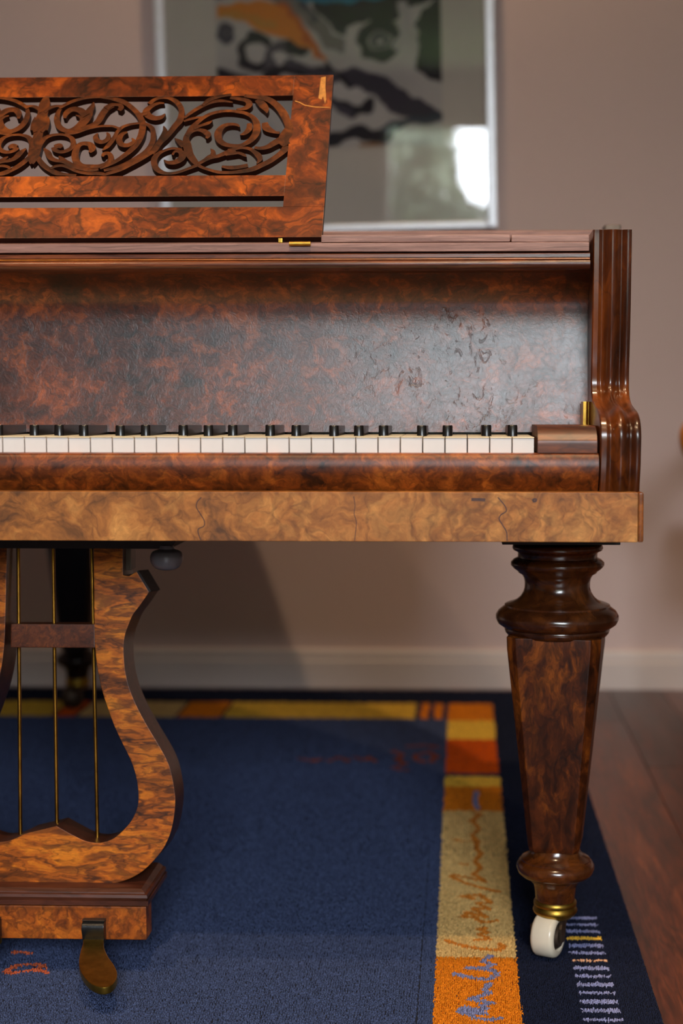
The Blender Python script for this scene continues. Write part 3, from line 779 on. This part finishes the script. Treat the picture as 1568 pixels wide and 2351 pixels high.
# ---- music desk
LEAN = math.radians(36.5)
p0 = atY(500, 545, .106); nD = np.array([0, -math.cos(LEAN), math.sin(LEAN)]); uD = np.array([0, math.sin(LEAN), math.cos(LEAN)])
def dk(px, py):
    q = atP(px, py, p0, nD); return q[0], float((q - p0) @ uD)
def d3(u, v, w=0.0): return np.array([u, p0[1], p0[2]]) + uD * v + nD * w
TH = .0085
desk = box('music_desk', 0, .001, 0, .001, 0, .001, 'desk', piano)      # replaced below by the lower rail
def slab(name, poly, mat, parent, w0=0.0, th=TH, bevel=.0006):
    pts = [d3(u, v, w0) for u, v in poly]
    return edge_mat(mk(name, *extrude_poly(pts, -nD * th), mat, parent, bevel=bevel), nD, 'desk_edge_shade', .6)
uR = (dk(738, 540)[0] + dk(767, 173)[0]) / 2
uO = (dk(656, 400)[0] + dk(672, 228)[0]) / 2          # opening edge
uS = dk(651, 462)[0]
DC = (dk(70, 385)[0] + dk(105, 228)[0]) / 2
vT = dk(500, 174)[1]; vA = dk(500, 220.5)[1]; vB = dk(500, 402.5)[1]; vC = dk(500, 450.5)[1]; vE = dk(500, 475)[1]
dm = lambda u: 2 * DC - u
bpy.data.objects.remove(desk)
v_, f_ = merge(*[extrude_poly([d3(*q) for q in r_], -nD * TH) for r_ in (
    [(dm(uO), vA), (uO, vA), (uO, vT), (dm(uO), vT)],
    [(dm(uS), vC), (uS, vC), (uO, vB), (dm(uO), vB)][:2] + [(uS, vB), (dm(uS), vB)],
    [(dm(uS), 0), (uS, 0), (uS, vE), (dm(uS), vE)])])
uK = max(uO, uS)
desk = slab('music_desk', [(dm(uR), 0), (uR, 0), (uR, vE), (dm(uR), vE)], 'desk', piano)
slab('middle_rail', [(dm(uS), vC), (uS, vC), (uS, vB), (dm(uS), vB)], 'desk', desk)
slab('top_rail', [(dm(uO), vA), (uO, vA), (uO, vT), (dm(uO), vT)], 'desk', desk)
for sgn in (0, 1):
    q = [(uS, vE), (uR, vE), (uR, vT), (uO, vT), (uO, vB), (uS, vB)]
    if sgn: q = [(dm(a), b) for a, b in q][::-1]
    slab('side_stile', q, 'desk', desk)
q = dk(648, 510)[0]
# carved fretwork
ORG_ = {'A': (60, 205), 'B': (200, 205), 'C': (340, 205), 'D': (490, 205)}
STROKES = [
 ('A', [(620,330,60),(570,410,85),(550,500,105),(555,580,110),(610,680,110),(740,740,105),(880,700,130),(1010,600,170),(1090,480,190),(1130,390,150),(1180,310,110),(1215,225,25)]),
 ('A', [(1080,470,150),(960,370,130),(820,360,120),(720,430,110),(690,520,50)]),
 ('A', [(890,460,25),(960,480,50),(1030,540,90)]),
 ('A', [(600,340,60),(700,280,75),(860,210,75),(1050,160,65),(1250,140,55),(1450,140,55)]),
 ('B', [(200,135,50),(400,160,60),(560,190,105),(700,250,100),(820,340,95),(910,430,100),(965,520,110),(1000,620,120),(990,740,125),(960,850,125),(890,980,115),(790,1090,105),(650,1200,95),(500,1300,80),(350,1370,70),(230,1420,50)]),
 ('A', [(700,790,60),(850,760,90),(1050,690,110),(1200,640,120),(1300,560,130),(1370,440,130),(1450,340,130),(1560,280,110)]),
 ('B', [(340,345,130),(430,285,100),(520,275,70),(590,285,80),(615,330,95),(575,380,80)]),
 ('A', [(720,800,50),(900,775,60),(1100,710,50),(1300,665,50),(1450,655,55),(1560,660,50),(1650,690,45),(1700,710,40)]),
 ('B', [(270,1090,20),(350,1030,80),(430,940,90),(490,850,80),(540,760,75),(620,680,70),(740,630,60),(880,605,50),(1000,600,60),(1100,635,70),(1170,700,90),(1190,800,95),(1180,920,100),(1120,1040,100),(1020,1140,95),(880,1230,90),(700,1330,85),(520,1400,80),(300,1450,60)]),
 ('B', [(1220,1090,100),(1100,1170,90),(950,1260,90),(780,1350,90),(600,1440,90),(420,1500,80),(300,1535,60)]),
 ('C', [(60,1150,100),(120,1080,115),(200,960,120),(300,860,130),(400,760,115),(480,660,120),(565,560,130),(600,440,110),(590,330,100),(530,240,100),(440,175,85),(330,145,65),(200,150,70),(100,190,80),(20,260,90)]),
 ('B', [(1385,240,30),(1290,240,60),(1180,280,85),(1090,340,115),(1060,400,130),(1110,470,130),(1220,510,115),(1330,490,95),(1400,430,20)]),
 ('B', [(930,470,80),(1010,440,90),(1080,430,80)]),
 ('B', [(1375,655,20),(1400,740,90),(1370,830,110),(1310,930,110)]),
 ('B', [(725,770,40),(630,810,90),(575,900,110),(610,985,105),(700,1010,95),(790,985,95),(840,930,70),(805,880,20)]),
 ('B', [(190,790,30),(150,850,90),(180,920,100),(270,945,95),(360,900,95),(385,830,75),(355,775,30)]),
 ('B', [(275,1200,60),(310,1150,80),(390,1150,80),(430,1220,100),(400,1290,110),(320,1340,90),(200,1375,85),(60,1375,85),(-80,1370,95),(-180,1310,120),(-220,1200,130),(-200,1080,120),(-150,1000,105),(-60,965,95),(50,985,110),(90,1060,130),(45,1130,50)]),
 ('B', [(270,1190,60),(310,1195,60)]),
 ('A', [(200,1080,120),(260,960,110),(360,860,85),(500,815,60),(650,810,55),(770,840,65),(835,900,90),(845,990,95),(800,1060,90),(700,1110,85),(600,1120,75),(510,1085,80),(480,1040,70)]),
 ('A', [(510,1030,110),(590,1005,115),(640,1040,70)]),
 ('A', [(320,1060,30),(390,1140,110),(440,1230,100),(520,1275,80),(620,1290,70),(720,1310,100),(830,1370,100),(1000,1420,100),(1150,1450,80),(1300,1440,60)]),
 ('A', [(585,1200,30),(640,1240,70),(740,1310,80)]),
 ('A', [(200,1210,90),(260,1300,100),(340,1380,100),(430,1440,95),(540,1495,105),(700,1520,60),(900,1540,50)]),
 ('A', [(430,1430,50),(520,1385,60),(640,1370,60),(760,1400,70),(900,1470,60),(1100,1510,70),(1300,1510,80),(1420,1530,60)]),
 ('A', [(358,110,80),(355,180,125),(352,260,160),(345,340,140),(310,450,150),(285,580,200),(240,720,200),(190,860,150),(155,1020,200),(120,1150,180),(95,1240,140),(75,1340,20)]),
 ('A', [(330,420,60),(400,345,65),(500,305,60),(640,300,55)]),
 ('A', [(290,440,80),(230,350,80),(130,310,60),(20,300,50)]),
 ('A', [(185,480,15),(195,580,65),(215,720,80)]), ('A', [(105,600,15),(125,680,60),(165,770,70)]),
 ('A', [(405,490,15),(390,600,70),(340,730,100)]),
 ('C', [(600,1090,80),(520,1060,60),(420,1055,60),(300,1090,60),(200,1140,80),(120,1220,110),(105,1320,110),(150,1420,105),(260,1490,85),(400,1505,60),(550,1480,60),(720,1420,60),(900,1350,80)]),
 ('C', [(285,1270,20),(360,1315,80),(480,1310,110),(585,1255,130),(620,1180,130),(570,1115,90),(480,1120,50),(440,1180,40)]),
 ('C', [(910,1370,80),(820,1270,120),(750,1170,140),(720,1080,150),(700,990,150),(680,890,110),(720,800,100),(800,745,75),(900,725,70),(1000,745,100),(1080,810,110),(1050,880,40)]),
 ('C', [(475,870,15),(560,930,100),(650,1010,120)]),
 ('C', [(690,830,80),(780,700,105),(880,600,90),(980,520,80),(1100,450,75),(1250,405,70),(1400,385,65),(1560,390,65)]),
 ('D', [(200,385,65),(330,385,70),(450,398,72),(580,425,75),(700,490,90),(770,590,120),(780,720,140),(740,830,130),(640,930,110),(500,1000,80),(350,1010,90),(200,980,100),(100,900,120),(80,800,140),(120,710,120),(210,640,90),(330,620,70),(430,635,55),(468,670,20)]),
 ('C', [(1155,565,15),(1080,610,70),(960,650,60),(820,700,90)]),
 ('D', [(475,815,15),(560,790,80),(640,710,110),(650,610,90)]),
 ('C', [(650,510,40),(760,420,70),(900,330,80),(1050,255,80),(1200,210,75),(1350,200,65),(1520,225,20)]),
 ('C', [(980,290,60),(1100,190,90),(1300,125,70),(1500,95,60)]),
 ('C', [(640,570,40),(760,530,60),(880,505,50),(980,500,50)]),
 ('D', [(300,140,70),(450,160,80),(600,195,95),(645,260,120),(590,320,100),(490,345,60),(410,345,20)]),
 ('D', [(560,110,90),(800,140,100),(960,170,120),(1100,250,130),(1200,350,140),(1270,450,150),(1320,560,140),(1370,680,170),(1330,800,240),(1260,920,200),(1330,1000,160)]),
 ('D', [(790,180,110),(880,270,150),(945,350,110),(962,425,15)]),
 ('D', [(920,590,110),(950,680,145),(1030,730,110),(1120,765,60),(1190,770,60)]),
 ('D', [(1200,910,150),(1100,960,130),(980,1030,105),(850,1060,80),(740,1045,60)]),
 ('D', [(1330,1010,150),(1270,1090,130),(1180,1170,110),(1020,1280,110),(860,1360,110),(700,1430,110),(500,1470,90),(300,1490,70),(100,1485,70),(-50,1450,60),(-200,1400,60),(-290,1350,70)]),
 ('D', [(150,1390,50),(300,1410,90),(460,1400,90),(620,1370,90)]),
 ('C', [(900,1340,70),(1020,1270,80),(1130,1210,120),(1250,1200,80),(1400,1140,100),(1560,1080,110)]),
 ('D', [(270,1100,100),(380,1065,75),(500,1045,60),(640,1060,70),(740,1120,85),(805,1180,110),(835,1250,90),(780,1330,20)]),
 ('D', [(220,1160,100),(350,1150,80),(460,1145,60),(555,1185,60),(590,1215,15)]),
 ('C', [(1125,1065,15),(1170,1120,80),(1160,1200,110)]),
]
FV, FFc = [], []
for si, (cr, st) in enumerate(STROKES):
    ox, oy = ORG_[cr]
    P3 = catmull(st, 5)
    uv = np.array([dk(ox + a / 7.84, oy + b / 7.84) for a, b, _ in P3])
    wid = np.array([max(w, 4) for w in P3[:, 2]]) / 7.84 * np.linalg.norm(np.array(dk(400, 310)) - np.array(dk(401, 310)))
    t = np.gradient(uv, axis=0); t /= (np.linalg.norm(t, axis=1)[:, None] + 1e-9)
    nn = np.stack([-t[:, 1], t[:, 0]], 1)
    lift = -.0006 + .0011 * ((si * 7) % 11) / 11
    for flip in (False, True):
        base_ = len(FV)
        A_, B_ = uv + nn * wid[:, None] / 2, uv - nn * wid[:, None] / 2
        A_[:, 1] = np.clip(A_[:, 1], vB - .004, vA + .004); B_[:, 1] = np.clip(B_[:, 1], vB - .004, vA + .004)
        for a, b in zip(A_, B_):
            mid_ = (a + b) / 2
            if flip: a, b, mid_ = (dm(a[0]), a[1]), (dm(b[0]), b[1]), (dm(mid_[0]), mid_[1])
            FV += [d3(a[0], a[1], lift - .00025), d3(mid_[0], mid_[1], lift), d3(b[0], b[1], lift - .00025), d3(b[0], b[1], -TH + .0004 + lift * .1), d3(a[0], a[1], -TH + .0004 + lift * .1)]
        m = len(A_)
        for i in range(m - 1):
            for k in range(5):
                k2 = (k + 1) % 5; FFc.append((base_ + i * 5 + k, base_ + i * 5 + k2, base_ + (i + 1) * 5 + k2, base_ + (i + 1) * 5 + k))
        FFc += [tuple(base_ + k for k in range(5)), tuple(base_ + (m - 1) * 5 + k for k in range(5))]
fr = mk('fretwork', FV, FFc, 'fret', desk, smooth=30, label='pierced scrolling leaf carving')
edge_mat(fr, nD, 'desk_edge_shade', .55)
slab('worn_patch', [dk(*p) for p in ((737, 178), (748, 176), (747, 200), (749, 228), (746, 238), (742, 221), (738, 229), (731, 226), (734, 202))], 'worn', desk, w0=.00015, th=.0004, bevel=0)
slab('scratch', [dk(*p) for p in ((677, 231), (688, 234), (700, 240.5), (725, 245), (757, 246), (757, 247.5), (724, 247), (699, 242.6), (687, 236), (677, 233))], 'worn', desk, w0=.00015, th=.0004, bevel=0)
# hinge barrel and brass catch under the desk, brass page rest on the slot
hx = [xy_(664, .094, 556), xy_(713, .094, 556)]
zc = zy(557.5, .092)
mk('desk_hinge', *merge(tube([(hx[0], .0945, zc), (hx[1], .0945, zc)], .0024, 12), box_vf(hx[0] + .001, hx[1] - .001, .0945, .118, zc - .001, zc + .001)), 'brass', desk, smooth=50)
box('brass_catch', xy_(638, .10, 549), xy_(648, .10, 549), .101, .112, zy(556, .10), zy(545, .10), 'brass', desk, bevel=.0005)
pts = [np.array(d3(*dk(a, b), -.012)) for a, b in ((378, 477), (395, 473.5), (410, 471.5), (418, 472), (424, 476), (420, 481))]
mk('brass_prop', *tube(pts, (.0012, .0013, .0016, .0019, .0018, .0014), 10), 'brass', desk, smooth=60)

# ---- lyre
LY0, LY1 = .185, .150                                  # leans: top further back
pa, pb = atY(200, 1262, LY0), atY(200, 2030, LY1)
upL = (pa - pb); upL[0] = 0; upL /= np.linalg.norm(upL); nL = np.array([0, -upL[2], upL[1]])
def lyp(zx, zy_): return atP(zx / 2.7021, 1230 + zy_ / 2.7021, pb, nL)
outer = [(762, 30), (762, 160), (764, 245), (800, 250), (848, 222), (925, 350), (870, 430), (825, 490), (795, 560), (775, 620), (767, 700), (772, 800), (785, 880), (815, 980), (860, 1080), (920, 1190), (980, 1290), (1030, 1380), (1060, 1460), (1080, 1560), (1088, 1640), (1080, 1740), (1062, 1830), (1035, 1900), (1000, 1960), (940, 2030), (880, 2085), (800, 2130), (700, 2160), (620, 2172)]
inner = [(580, 30), (582, 300), (585, 600), (592, 720), (605, 830), (630, 950), (665, 1060), (705, 1170), (755, 1280), (800, 1370), (835, 1460), (855, 1560), (858, 1640), (850, 1690), (825, 1750), (790, 1800), (740, 1850), (690, 1885), (620, 1905), (560, 1900), (510, 1885), (440, 1850), (350, 1800)]
o3 = [lyp(*q) for q in outer]; i3 = [lyp(*q) for q in inner]
LC = (lyp(36, 400)[0] + lyp(583, 400)[0]) / 2
mL = lambda p: np.array([2 * LC - p[0], p[1], p[2]])
sm = lambda a, k0, k1: a[:k0] + [np.array(q) for q in catmull(a[k0:k1], 3)] + a[k1:]
o3 = sm(o3, 5, len(o3)); i3 = sm(i3[:-1], 0, len(i3) - 1) + [i3[-1]]
poly = o3 + [mL(p) for p in o3[::-1]] + [mL(p) for p in i3] [:-1] + i3[::-1]
LT = .056
lyre = mk('pedal_lyre', *extrude_poly(poly, -nL * LT), 'lyre', piano, smooth=30, bevel=.0012, bseg=2)
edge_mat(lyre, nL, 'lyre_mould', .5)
for sgn in (0, 1):                                     # dark scroll caps
    q = [lyp(848, 222), lyp(925, 350)]
    e = (q[1] - q[0]); e /= np.linalg.norm(e); out = np.array([e[2], 0, -e[0]]); out = out if out[0] > 0 else -out
    pp = [q[0], q[1], q[1] + out * .0025, q[0] + out * .0025]
    if sgn: pp = [mL(p) for p in pp][::-1]
    mk('scroll_cap', *extrude_poly(pp, -nL * LT), 'dark', lyre)
back_ = lambda p, d: p - nL * d
cb = [lyp(60, 548), lyp(585, 548), lyp(585, 698), lyp(60, 698)]
hw = abs(lyp(585, 620)[0] - LC)
cbz = [p + np.array([0, 0, 0]) for p in cb]
pp = [np.array([x_, cbz[k][1], cbz[k][2]]) for x_, k in ((cbz[0][0], 0), (cbz[1][0], 0), (cbz[1][0], 2), (cbz[0][0], 2))]
mk('crossbar', *extrude_poly([back_(p, .004) for p in pp], -nL * .045), 'crossbar', lyre, bevel=.0015)
for a, b in (((113, 20), (128, 1868)), ((328, 20), (355, 1810)), ((567, 20), (607, 1885))):
    qa, qb = lyp(*a), lyp(*b)
    mk('brass_rod', *tube([back_(qa, .03) * [1, 1, 1] if False else atP(a[0] / 2.7021, 1230 + a[1] / 2.7021, pb - nL * .03, nL), atP(b[0] / 2.7021, 1230 + b[1] / 2.7021, pb - nL * .03, nL) - upL * .012], .0023, 10), 'rod', lyre, smooth=60)
# hanging block above the lyre
hx1 = xy_(432, .17, 1250); hx2 = xy_(392, .17, 1250)
za, zb2 = rz0 - .0005, zy(1262.5, .165)
wL = 2 * LC
pp = [(wL - hx1, .165, za), (hx1, .165, za), (hx2, .165, zb2), (wL - hx2, .165, zb2)]
mk('hanging_block', *extrude_poly(pp, (0, .12, 0)), 'dark', piano, bevel=.001)
box('bracket', xy_(283, .20, 1280), xy_(301, .20, 1280), .20, .225, zy(1312, .2), za, 'iron', lyre, bevel=.001)
# grey mushroom knob under the key bed
kxc = xy_(375, .15, 1290)
pr_ = [(.008, zy(1258, .15)), (.009, zy(1264, .15)), (.010, zy(1267, .15)), (.0165, zy(1272, .15)), (.0192, zy(1282, .15)), (.0192, zy(1292, .15)), (.017, zy(1303, .15)), (.012, zy(1312, .15)), (.005, zy(1315.5, .15)), (.001, zy(1316, .15))]
pr_ = catmull(pr_, 4)
mk('knee_knob', *lathe([(max(r, .0008), z) for r, z in pr_], kxc, .17, 32), 'knob', piano, smooth=60, label='grey glassy mushroom shaped knob')
# moulded plinth and pedal box
bx1 = xy_(336, .125, 2120); bx0 = 2 * LC - bx1
lv_ = [(2080, 0), (2069, 0), (2068, .0025), (2062, .001), (2055, .002), (2051.5, .005), (2049, .0055), (2040, .010), (2034, .017)]
V, Fc = [], []
for p, ins in lv_:
    z = zy(p, .122 + ins, 300)
    V += [(bx0 - .003 + ins, .122 + ins, z), (bx1 + .003 - ins, .122 + ins, z), (bx1 + .003 - ins, .236 - ins * .2, z), (bx0 - .003 + ins, .236 - ins * .2, z)]
for i in range(len(lv_) - 1):
    for k in range(4): Fc.append((i * 4 + k, i * 4 + (k + 1) % 4, (i + 1) * 4 + (k + 1) % 4, (i + 1) * 4 + k))
Fc += [(0, 1, 2, 3), tuple(range(len(V) - 4, len(V)))]
mk('plinth_moulding', V, Fc, 'lyre_mould', lyre, smooth=25)
pz0, pz1 = zy(2157, .126, 200), zy(2080.5, .126, 200)
pb_ = box('pedal_box', bx0, bx1, .126, .156, pz0, pz1, 'lyre_base', lyre, bevel=.002)
# pedals
def pedal(flip):
    fl = (lambda v: [tuple(mL(np.array(p))) for p in v]) if flip else (lambda v: v)
    x0, x1 = xy_(191, .122, 2130), xy_(242, .122, 2130)
    prof = catmull([(.128, zy(2113, .125, 215)), (.1195, zy(2115, .12, 215)), (.114, zy(2124, .115, 215)), (.113, zy(2136, .114, 215)), (.116, zy(2150, .117, 215)), (.118, zy(2164, .118, 215))], 4).tolist() + [(.14, zy(2164, .118, 215)), (.14, zy(2113, .125, 215))]
    v, f = prism_x(prof, x0, x1)
    mk('pedal_stem', fl(v), f, 'leather', lyre, smooth=40, bevel=.0008)
    mk('pedal_felt', fl(box_vf(x0, x1, .1175, .1255, zy(2113.5, .12, 215), zy(2111, .12, 215))[0]), box_vf(0, 1, 0, 1, 0, 1)[1], 'iron', lyre)
    r0 = atY(215, 2158, .116); r1 = atY(235, 2268, .004)
    nP = np.cross(np.array([1., 0, 0]), r1 - r0); nP /= np.linalg.norm(nP); nP = nP if nP[2] > 0 else -nP
    out_ = [(191, 2150), (190, 2166), (185, 2182), (181, 2205), (184, 2226), (195, 2245), (212, 2260), (235, 2267), (255, 2262), (267, 2248), (269, 2232), (262, 2215), (250, 2198), (241, 2180), (238, 2164), (239, 2150)]
    pts = [np.array(q) for q in catmull([atP(a, b, r0, nP) for a, b in out_], 4)]
    v, f = extrude_poly(pts, -nP * .009)
    mk('pedal_plate', fl(v), f, 'brass_dark', lyre, smooth=40, bevel=.0016, label='tarnished brass foot plate')
pedal(False); pedal(True)

# ---- legs
def leg(ax, ay, yaw=0.0, tm='turned', sm='leg', wm_='porcelain', bm_='brass_dark'):
    sc = lambda p: zy(p, .22, 1275)
    K = F / (1.82)
    ringp = [(98, 1247), (103, 1252), (104, 1257), (102, 1262), (93, 1266), (91, 1270), (91, 1279), (100, 1283), (107, 1290), (107, 1297), (100, 1305), (92, 1310), (90, 1314), (82, 1318), (77, 1326), (75, 1336), (75, 1348), (78, 1358), (84, 1368), (93, 1376), (103, 1381), (114, 1384), (121, 1387), (121, 1391), (126, 1394), (135, 1401), (141, 1411), (141, 1420), (136, 1430), (126, 1437), (120, 1440), (121, 1444), (119, 1450), (114, 1456), (107, 1456.6)]
    lg = mk('leg', *lathe([(r / K, sc(p)) for r, p in ringp], ax, ay, 56), tm, piano, smooth=50)
    # tapered shaft: square with broad chamfers
    V, Fc = [], []
    zs = [(1452, 107), (1480, 106), (1930, 60), (1944, 56)]
    for p, r in zs:
        a = r * .79
        for x, y in ((-a, -r), (a, -r), (r, -a), (r, a), (a, r), (-a, r), (-r, a), (-r, -a)):
            c_, s_ = math.cos(yaw), math.sin(yaw)
            V.append((ax + (x * c_ - y * s_) / K, ay + (x * s_ + y * c_) / K, sc(p)))
    for i in range(len(zs) - 1):
        for k in range(8): Fc.append((i * 8 + k, i * 8 + (k + 1) % 8, (i + 1) * 8 + (k + 1) % 8, (i + 1) * 8 + k))
    Fc += [tuple(range(8)), tuple(range(len(V) - 8, len(V)))]
    mk('shaft', V, Fc, sm, lg, bevel=.0012, smooth=20)
    low = [(54, 1938), (56, 1944), (58, 1952), (64, 1960), (74, 1966), (80, 1969), (80, 1972), (86, 1976), (90, 1984), (90, 1991), (86, 2001), (76, 2009), (62, 2014), (58, 2018), (57, 2021), (52, 2025), (49, 2034), (46.5, 2050), (45, 2068)]
    mk('foot_ring', *lathe([(r / K, sc(p)) for r, p in low], ax, ay, 48), tm, lg, smooth=50)
    fer = [(47, 2064), (50, 2068), (50, 2074), (47.5, 2077), (50, 2081), (52, 2087), (50, 2092), (44, 2098), (38, 2103), (30, 2106)]
    mk('ferrule', *lathe([(r / K, sc(p)) for r, p in fer], ax, ay, 40), 'brass_dark', lg, smooth=50)
    # caster: fork and porcelain wheel
    wr = .0262; wz = wr + .0068
    th = math.radians(24)
    axd = np.array([math.cos(th), -math.sin(th), 0]); fwd = np.array([math.sin(th), math.cos(th), 0])
    c = np.array([ax - .009, ay - .010, wz])
    V, Fc = [], []
    hw_ = .0145
    prof = [(-hw_, .010), (-hw_, wr - .004), (-hw_ + .002, wr - .0012), (-hw_ + .005, wr), (hw_ - .005, wr), (hw_ - .002, wr - .0012), (hw_, wr - .004), (hw_, .0185), (hw_ - .003, .0175), (hw_ - .003, .004)]
    sg = 40
    for s_, r in prof:
        for k in range(sg):
            q = 2 * math.pi * k / sg
            V.append(c + axd * s_ + fwd * r * math.cos(q) + np.array([0, 0, 1]) * r * math.sin(q))
    for i in range(len(prof) - 1):
        for k in range(sg): Fc.append((i * sg + k, i * sg + (k + 1) % sg, (i + 1) * sg + (k + 1) % sg, (i + 1) * sg + k))
    Fc += [tuple(range(sg)), tuple(range((len(prof) - 1) * sg, len(prof) * sg))]
    mk('caster_wheel', V, Fc, wm_, lg, smooth=40, label='cream porcelain caster wheel' if wm_ == 'porcelain' else None)
    mk('wheel_hub', *tube([c + axd * (hw_ - .004), c + axd * (hw_ + .002)], (.0172, .012), 28), 'iron', lg, smooth=40)
    zt = sc(2103)
    arms = []
    for s_ in (1, -1):
        o_ = c + axd * s_ * (hw_ + .004)
        top = np.array([ax, ay, zt]) + axd * s_ * .012
        a = fwd * .007; b = axd * .0018
        ring_ = lambda p, k: [p - a * k - b, p + a * k - b, p + a * k + b, p - a * k + b]
        Vv = ring_(o_ - [0, 0, .006], .7) + ring_(o_ + [0, 0, .012], 1.2) + ring_(top, 1.5)
        Ff = [(0, 1, 2, 3), (8, 9, 10, 11)] + [(l * 4 + k, l * 4 + (k + 1) % 4, l * 4 + 4 + (k + 1) % 4, l * 4 + 4 + k) for l in range(2) for k in range(4)]
        arms.append((Vv, Ff))
    mk('caster_fork', *merge(*arms, tube([np.array([ax, ay, zt + .004]), np.array([ax, ay, zt - .006])], .014, 20)), 'iron', lg, bevel=.0006)
    return lg
lax = float(atY(1277, 1700, .22)[0])
leg(lax, .22, yaw=math.radians(-8.5))
leg(mir(lax), .22, yaw=math.radians(8.5))
leg(xy_(178, 1.70, 1540), 1.70, tm='turned_shade', sm='turned_shade', wm_='iron')
for a in (lax, mir(lax)):
    box('leg_plate', a - .0685, a + .0685, .152, .29, zy(1251, .152, 1277), rz0, 'dark', piano, bevel=.001)
box('leg_plate', xy_(178, 1.7, 1540) - .07, xy_(178, 1.7, 1540) + .07, 1.63, 1.77, zy(1251, .152, 1277), rz0 + .012, 'dark', piano, bevel=.001)

# ------------------------------------------------------------------ armchair whose arm just enters at the right edge
ax0 = float(atY(1559, 1015, 1.2)[0])
ch = thing('armchair', 'honey coloured wooden armchair by the back wall, right of the piano', 'chair', (ax0 + .32, 1.5, 0))
za_ = zy(1015, 1.2)
for s_, xx in ((1, ax0 + .03), (-1, ax0 + .61)):
    i_ = lambda d: xx + d * s_
    mk('arm', *tube(catmull([(i_(.02), 1.225, za_ - .032), (i_(0), 1.2, za_ - .008), (i_(0), 1.21, za_ + .018), (i_(.04), 1.30, za_ + .024), (i_(.10), 1.5, za_ + .02), (i_(.14), 1.74, za_ + .03)], 5), .027, 14), 'chair_wood', ch, smooth=60)
    mk('leg', *tube([(i_(.05), 1.30, za_ + .01), (i_(.06), 1.29, .42), (i_(.08), 1.28, .001)], (.02, .022, .015), 12), 'chair_wood', ch, smooth=60)
    mk('leg', *tube([(i_(.15), 1.74, .98), (i_(.15), 1.74, .42), (i_(.15), 1.80, .001)], (.018, .022, .016), 12), 'chair_wood', ch, smooth=60)
box('seat', ax0 + .10, ax0 + .54, 1.26, 1.76, .36, .46, 'chair_cloth', ch, bevel=.03, bseg=4)
box('backrest', ax0 + .19, ax0 + .45, 1.72, 1.78, .52, .96, 'chair_cloth', ch, bevel=.025, bseg=4)
